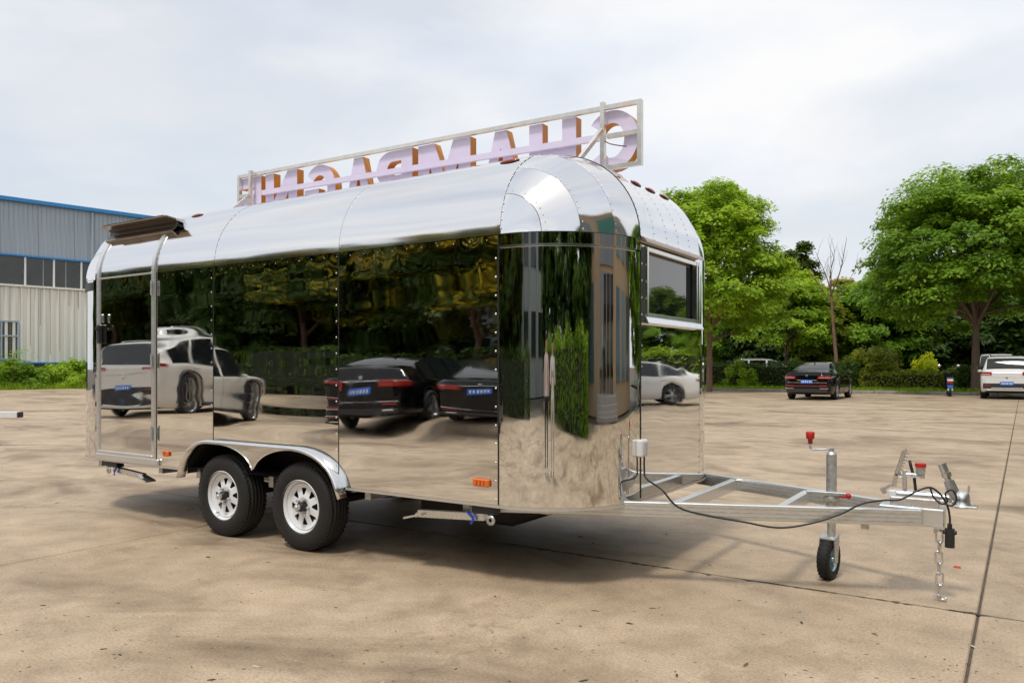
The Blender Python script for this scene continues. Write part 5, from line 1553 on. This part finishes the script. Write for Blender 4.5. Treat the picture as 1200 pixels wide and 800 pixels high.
for k in range(20):
    a = X0 + .2 + k * WWD
    f = MB()
    f.box((a + .04, -.02, (Zw0 + Zw1) / 2), (.10, .09, Zw1 - Zw0)).build('window_mullion', M_white, SH)
    w = MB().box((a + WWD / 2 + .04, .04, (Zw0 + Zw1) / 2), (WWD - .10, .03, Zw1 - Zw0)).build('window', M_pane, SH)
    if k % 3 != 1: MB().box((a + WWD / 2 + .04 + (.2 if k % 2 else -.1), .015, (Zw0 + Zw1) / 2), (.05, .03, Zw1 - Zw0 - .02)).build('sash', mat('sash_grey', (.30, .31, .31), .5), w)
for a in (-9.0, -4.5, .05):
    w = MB().box((a, .0, 2.85), (1.7, .10, 2.15)).build('window', M_pane, SH)
    f = MB()
    for dx in (-.86, 0, .86): f.box((a + dx, -.05, 2.85), (.09, .12, 2.3))
    for dz in (-1.12, .25, 1.12): f.box((a, -.055, 2.85 + dz), (1.8, .12, .09))
    f.build('frame', M_cladg, w)
for x in (-13.0, -5.2, 5.0, 12.0): MB().cyl((x, -.14, 1.2), (x, -.14, Zt - .1), .06, 10).build('downpipe', M_cladg, SH)
rs = MB(); rgs = random.Random(3)
for k in range(60):
    x = X0 + k * PW / 5 * 1.0 * 1.33; h = rgs.uniform(.6, 4.2); rs.box((x, -.078, Zw0 - .14 - h / 2), (.02, .006, h))
o_ = rs.build('rust_streaks', M_rust, SH); tag(o_, kind='stuff')
def shed_pt(px, dep_front):
    r = FWD + RGT * ((px - 600) / FPX); nrm = Vector((fd.y, -fd.x, 0)); b = Vector((base0.x, base0.y, 0)) + nrm * dep_front; c = Vector((CAM.x, CAM.y, 0))
    t = (b - c).dot(nrm) / r.dot(nrm); return c + r * t
# weeds and saplings at the foot of the shed
for i, (px, rx_, h_, m_, lab, sz) in enumerate(((60, 2.6, 1.5, LF_green, 'low bright green bush mass at the foot of the shed wall', .10), (25, 2.0, 1.9, LF_deep, 'taller dark green bush at the foot of the shed under the sapling', .10), (95, 1.7, 2.0, LF_green, 'green bush at the shed foot next to the trailer rear', .10), (-25, 2.4, 2.2, LF_deep, 'dark bush below the shed window', .10), (130, 2.0, 1.8, LF_deep, 'bush at the shed foot half hidden behind the trailer', .10), (165, 2.4, 2.2, LF_green, 'bush at the shed foot behind the trailer rear', .10))):
    q = shed_pt(px, 1.6 + .3 * (i % 2)); shrub('wild_bush', q, rx_, 1.1, h_, 5200, sz, m_, lab, seed=60 + i)
def sapling(loc, h, label, seed):
    r = thing('feathery_sapling', loc, 0, label, 'sapling'); rg = random.Random(seed)
    MB().tube(spline([(0, 0, 0), (.1, 0, h * .4), (.05, .1, h * .8)], 5), .035, 6).build('stem', M_bark, r)
    rng = np.random.default_rng(seed)
    for k in range(13):
        a = rg.uniform(0, 6.28); z0 = h * rg.uniform(.35, .85); L_ = rg.uniform(.9, 1.5); V = []; pts = []
        for t in linsp(0, 1, 12):
            pts.append(np.array([.06 + math.cos(a) * L_ * t, .05 + math.sin(a) * L_ * t, z0 + .55 * L_ * t - .75 * L_ * t * t]))
        side = np.array([-math.sin(a), math.cos(a), 0]); P, N = [], []
        for i, p_ in enumerate(pts[2:]):
            for s in (-1, 1): P.append(p_ + side * s * .13); N.append(np.array([0, 0, 1.]) + rng.normal(size=3) * .3)
        for p_, s in zip(P, N):
            d = rng.normal(size=3) * .02
            w = np.array([math.cos(a), math.sin(a), 0]) * .045; c = side * .15 * (1 if (p_ - pts[0]) @ side > 0 else -1)
            V += [p_ - c, p_ + w + d, p_ + c, p_ - w]
        link('frond', quads_mesh('frond', np.array(V), LF_green), r)
sapling(shed_pt(14, 2.6), 2.6, 'feathery green sapling with drooping fronds before the shed window', 5)
sapling(shed_pt(-8, 2.3), 2.2, 'smaller feathery sapling at the edge of the shed window', 15)
gp_ = []
for k in range(9000):
    px = rngk.uniform(-120, 200); q = shed_pt(px, rngk.uniform(1.6, 4.2)); gp_.append((q.x, q.y, -.05))
grass('verge_grass', gp_, .42, LF_green, 'rough green grass verge along the foot of the factory shed', 9)

# a pinkish house glimpsed through the trees
pk = CAM + FWD * 78 + RGT * ((868 - 600) / FPX * 78)
HS = thing('distant_house', (pk.x, pk.y, 0), YAW, 'pinkish distant house glimpsed between the street tree leaves', 'building')
MB().box((0, 0, 2.2), (9, 6, 4.4)).build('wall', mat('pink_render', (.55, .40, .36), .8, 0, vary=.1), HS)
MB().prism([(-4.8, 4.4), (4.8, 4.4), (0, 6.0)], lambda x, z: (x, -3.3, z), lambda x, z: (x, 3.3, z)).build('roof', mat('clay_roof', (.30, .14, .10), .85, 0, vary=.2), HS)
for x in (-2.6, 0, 2.6): MB().box((x, -3.02, 2.5), (1.2, .08, 1.4)).build('window', M_pane, HS)

# ================================================================ behind the camera: what the polished steel mirrors
hedge(-34, 1.5, -15.6, 1.6, 1.7, 'long dark hedge behind the parked cars mirrored in the trailer side', LF_dark, 35, 17000)
for o in [hedge(-6.2, 6.2, 0, 1.6, 1.9, 'thick green hedge behind the photographer mirrored in the trailer corner', LF_deep, 36, 13000)]:
    o.location = (8.6, -9.0, 0); o.rotation_euler = (0, 0, R_(77))
RT = dict(seed=71, rx=3.5, rz=3.7, zc=5.3, nclump=150, nleaf=52000, size=.11, m=LF_gold)
RT2 = dict(seed=73, rx=3.4, rz=4.2, zc=4.9, nclump=190, nleaf=58000, size=.11, m=LF_dark)
labs = ['beyond the mirrored crossover tail', 'over the mirrored crossover bonnet', 'left of the hazy gap in the trailer reflection', 'with reddish trunk over the mirrored limousine', 'over the mirrored limousine roof', 'over the mirrored black saloon', 'at the very end of the mirrored hedge row', 'at the far end of the mirrored car row']
for i, (x, y, k, s) in enumerate(((-30.5, -18.5, 0, 1.05), (-25.8, -18, 1, .95), (-22.0, -18.2, 0, 1.0), (-12.6, -17.2, 0, 1.0), (-9.0, -19.5, 1, 1.1), (-4.8, -18.5, 0, .95), (-40.5, -18.2, 1, .9), (-35.5, -18, 1, 1.1))):
    tree('broadleaf_tree', 'rt%d' % k, RT if k == 0 else RT2, dict(h=4.8, r=.2, nb=10, m=M_bark_r), (x, y, -.05), ('golden tipped tree ' if k == 0 else 'dark green tree ') + labs[i], s, i * 1.3, 'trees mirrored behind the parked cars')
for i, (x, y, s, lb) in enumerate(((11.0, 41.5, .8, 'green tree mirrored in the trailer front window, over the white sedan'), (17.5, 43, .75, 'green tree mirrored at the edge of the trailer front window'), (24.5, 41, .85, 'green tree beyond the mirrored white sedan'), (13.5, -12.5, 1.1, 'green tree between the hedge and the office mirrored in the corner'), (12.5, -6.5, .95, 'green tree right behind the thick hedge mirrored in the corner'), (10.5, -18.5, 1.15, 'green tree past the end of the thick hedge mirrored in the corner'), (13.0, 17.0, 1.1, 'green tree past the office end mirrored at the corner edge'), (9.5, 32.5, .62, 'green tree behind the mirrored white sedan tail'), (20, 32, .68, 'tall green tree at the side of the mirrored white sedan'))):
    tree('broadleaf_tree', 'w1' if y > 0 else 'w4', *ARG['w1' if y > 0 else 'w4'], (x, y, -.05), lb.replace('green', 'dark green') if y < 0 else lb, s, i * 1.1)

for i, (x, s) in enumerate(((-31, 1.1), (-26.5, 1.2), (-21.5, 1.05), (-10.5, 1.2), (-5.5, 1.1), (-55.0, 1.0), (-37, 1.2), (-43, 1.2), (-49, 1.2))):
    tree('broadleaf_tree', 'w4', *ARG['w4'], (x, -22.5 - (i % 2), -.05), 'dark leaved tree in the back row before the grey hall', s, i * .9, 'back row trees along the grey hall')
# grey hall behind the mirrored trees
GB = thing('grey_hall', (-14, -27, 0), 0, 'pale grey hall with columns behind the mirrored trees', 'building')
M_grey = mat('grey_render', (.33, .345, .32), .8, 0, vary=.12, scale=.5)
MB().box((0, -4, 5.2), (52, 8, 10.4)).build('wall', M_grey, GB)
MB().box((0, -3.9, 10.6), (53, 8.6, .4)).build('parapet', M_grey, GB)
WP = MB().box((0, 0, 0), (2.6, .12, 1.9)).mesh('window', M_pane); CP = MB().box((0, 0, 0), (.7, .5, 10.3), bev=.03).mesh('column', M_grey)
for k in range(13):
    o = link('column', CP, GB); o.location = (-25 + k * 4.15, .2, 5.15)
    for z in (2.6, 6.2):
        if k < 12: o = link('window', WP, GB); o.location = (-22.9 + k * 4.15, .0, z)
# tan office with glazed entrance, steps and a green band, right of the camera
OB = thing('tan_office', (15.6, 3.0, 0), 0, 'tan tiled office block with glass entrance and steps mirrored in the corner', 'building')
M_tanw = mat('tan_tile', (.42, .30, .18), .6, 0, vary=.12, scale=3)
M_step = mat('step_stone', (.30, .27, .24), .6, 0, vary=.2)
MB().box((4.0, 0, 5.7), (8, 22, 11.4)).build('wall', M_tanw, OB)
for k in range(4): MB().box((-.55 - .32 * (3 - k), -1.0, .08 + k * .15), (1.6 + .0, 7.0 - k * .0, .15 if k else .16)).build('step', M_step, OB)
for y in (-9.0, -6.6, 3.6, 6.2, 8.8):
    for z in (2.1, 5.4, 8.7): MB().box((-.02, y, z), (.10, 2.0, 2.5), ).build('window', mat('blue_grey_glass', (.10, .15, .16), .06, 0, vary=.1, ior=1.7), OB)
for y in (-3.2, -1.9, -.6, .7):
    w = MB().box((-.03, y, 2.1), (.10, 1.1, 3.0)).build('glass_door', M_glass, OB)
    MB().box((-.09, y + .42, 1.75), (.03, .04, 1.2)).build('handle', M_chrome, w)
MB().box((-.02, -1.2, 4.4), (.14, 5.6, 1.2)).build('transom', M_glass, OB)
MB().box((-.10, -1.2, 8.2), (.24, 5.6, 4.6), bev=.03).build('green_panel', mat('green_panel', (.03, .16, .11), .4, 0, vary=.1), OB)
for y in (-3.9, 1.5): MB().box((-.16, y, 5.5), (.4, .35, 11.0), bev=.02).build('pilaster', M_tanw, OB)
MB().box((3.9, 0, 11.6), (8.6, 22.6, .4)).build('cornice', M_tanw, OB)

# ================================================================ the two people standing with the camera
M_skin = mat('skin', (.52, .32, .23), .5, 0, vary=.05)
M_hair = mat('dark_hair', (.012, .010, .009), .5, 0, vary=.2)
def person(loc, rz, top, legs, shoe, label, h=1.66, pose='hold'):
    r = thing('person', loc, rz, label, 'person')
    k = h / 1.70
    J = {}; E_ = []
    def add(nm, co, rad, parent=None):
        J[nm] = (Vector(co) * k, rad * k); 
        if parent: E_.append((parent, nm))
    add('pelvis', (0, 0, .95), .145)
    add('waist', (0, 0, 1.08), .125, 'pelvis'); add('chest', (0, -.01, 1.27), .150, 'waist'); add('collar', (0, -.01, 1.42), .085, 'chest'); add('neck', (0, 0, 1.48), .052, 'collar'); add('jaw', (0, .02, 1.54), .070, 'neck'); add('skull', (0, .005, 1.63), .088, 'jaw'); add('crown_', (0, 0, 1.68), .06, 'skull')
    for s, n in ((1, 'l'), (-1, 'r')):
        add('hip' + n, (s * .10, 0, .90), .098, 'pelvis'); add('knee' + n, (s * .11, .015, .49), .062, 'hip' + n); add('ank' + n, (s * .115, -.02, .09), .042, 'knee' + n); add('ball' + n, (s * .125, .10, .035), .036, 'ank' + n); add('toe' + n, (s * .13, .17, .028), .026, 'ball' + n)
        add('sho' + n, (s * .175, -.01, 1.385), .066, 'collar')
        if pose == 'hold':
            el, wr, pm = (s * .24, .04, 1.12), (s * .10, .24, 1.20), (s * .07, .29, 1.23)
            fd_, up_ = Vector((-s * .35, .9, .2)).normalized(), Vector((0, 0, 1))
        else:
            el, wr, pm = (s * .235, -.02, 1.10), (s * .25, .06, .86), (s * .25, .085, .79)
            fd_, up_ = Vector((0, .15, -1)).normalized(), Vector((0, 1, 0))
        add('elb' + n, el, .043, 'sho' + n); add('wri' + n, wr, .027, 'elb' + n); add('palm' + n, pm, .032, 'wri' + n)
        for f in range(4):
            off = up_ * (.028 - .018 * f); L_ = (.075, .085, .08, .062)[f]
            a = Vector(pm) + off + fd_ * .025; add('f%d%s' % (f, n), a, .010, 'palm' + n)
            add('g%d%s' % (f, n), a + fd_ * L_ * .55 + Vector((-s * .012, 0, 0)), .0085, 'f%d%s' % (f, n)); add('h%d%s' % (f, n), a + fd_ * L_ * .85 + Vector((-s * .035, 0, -.004)), .0075, 'g%d%s' % (f, n))
        tb = Vector(pm) + up_ * .032 - fd_ * .005; add('t0' + n, tb, .011, 'palm' + n); add('t1' + n, tb + fd_ * .028 + up_ * .018 + Vector((-s * .012, 0, 0)), .0095, 't0' + n); add('t2' + n, tb + fd_ * .05 + up_ * .02 + Vector((-s * .022, 0, 0)), .008, 't1' + n)
    names = list(J); me = bpy.data.meshes.new('body'); me.from_pydata([J[n][0] for n in names], [(names.index(a), names.index(b)) for a, b in E_], [])
    tmp = bpy.data.objects.new('tmp', me); COL.objects.link(tmp)
    tmp.modifiers.new('skin', 'SKIN'); sv = me.skin_vertices[0].data
    for i, n in enumerate(names): sv[i].radius = (J[n][1], J[n][1] * (.74 if n in ('chest', 'waist', 'pelvis') else 1)); sv[i].use_root = (n == 'pelvis')
    sub = tmp.modifiers.new('sub', 'SUBSURF'); sub.levels = 2; sub.render_levels = 2
    bpy.context.view_layer.update()
    out = bpy.data.meshes.new_from_object(tmp.evaluated_get(bpy.context.evaluated_depsgraph_get()))
    bpy.data.objects.remove(tmp); out.name = 'body'
    out.materials.clear()
    for m in (top, legs, M_skin, shoe): out.materials.append(m)
    for p_ in out.polygons:
        c = p_.center / k; p_.use_smooth = True
        hand = c.y > .20 if pose == 'hold' else (abs(c.x) > .17 and c.z < .88)
        if c.z > 1.455: mi = 2
        elif hand and c.z > .7: mi = 2
        elif c.z > .93: mi = 0
        elif c.z > .075: mi = 1
        else: mi = 3
        if pose == 'hold' and c.y > .13 and c.z > 1.0 and abs(c.x) > .03: mi = 2
        p_.material_index = mi
    link('body', out, r)
    hd = MB()
    hd.ball(Vector((0, -.018, 1.655)) * k, 1, 14, 0, (.098 * k, .100 * k, .085 * k)); hd.ball(Vector((0, -.055, 1.58)) * k, 1, 12, 0, (.085 * k, .06 * k, .10 * k)); hd.build('hair', M_hair, r)
    fc = MB().ball(Vector((0, .105, 1.575)) * k, 1, 8, 0, (.014, .02, .02))
    for s in (1, -1): fc.ball(Vector((s * .088, .0, 1.585)) * k, 1, 8, 0, (.012, .022, .032))
    fc.build('nose_and_ears', M_skin, r)
    ey = MB()
    for s in (1, -1): ey.ball(Vector((s * .032, .090, 1.605)) * k, .010, 8)
    ey.build('eyes', M_black, r)
    MB().ball(Vector((0, .092, 1.525)) * k, 1, 8, 0, (.024, .008, .007)).build('mouth', mat('lips', (.40, .14, .12), .5), r)
M_shirtw = mat('white_shirt', (.70, .68, .66), .8, 0, vary=.06)
M_trous = mat('black_trousers', (.015, .015, .018), .85, 0, vary=.2)
M_beige = mat('pale_trousers', (.55, .50, .44), .85, 0, vary=.1)
q = CAM - FWD * .42 + RGT * .02; person((q.x, q.y, 0), YAW, M_shirtw, M_beige, M_black, 'person in white shirt and pale trousers holding up the camera', 1.60, 'hold')
q = CAM - FWD * .60 - RGT * .62; person((q.x, q.y, 0), YAW - .15, mat('pink_white_shirt', (.66, .52, .50), .8, 0, vary=.08), M_trous, M_shirtw, 'person in pinkish shirt and black trousers standing with arms down', 1.64, 'stand')
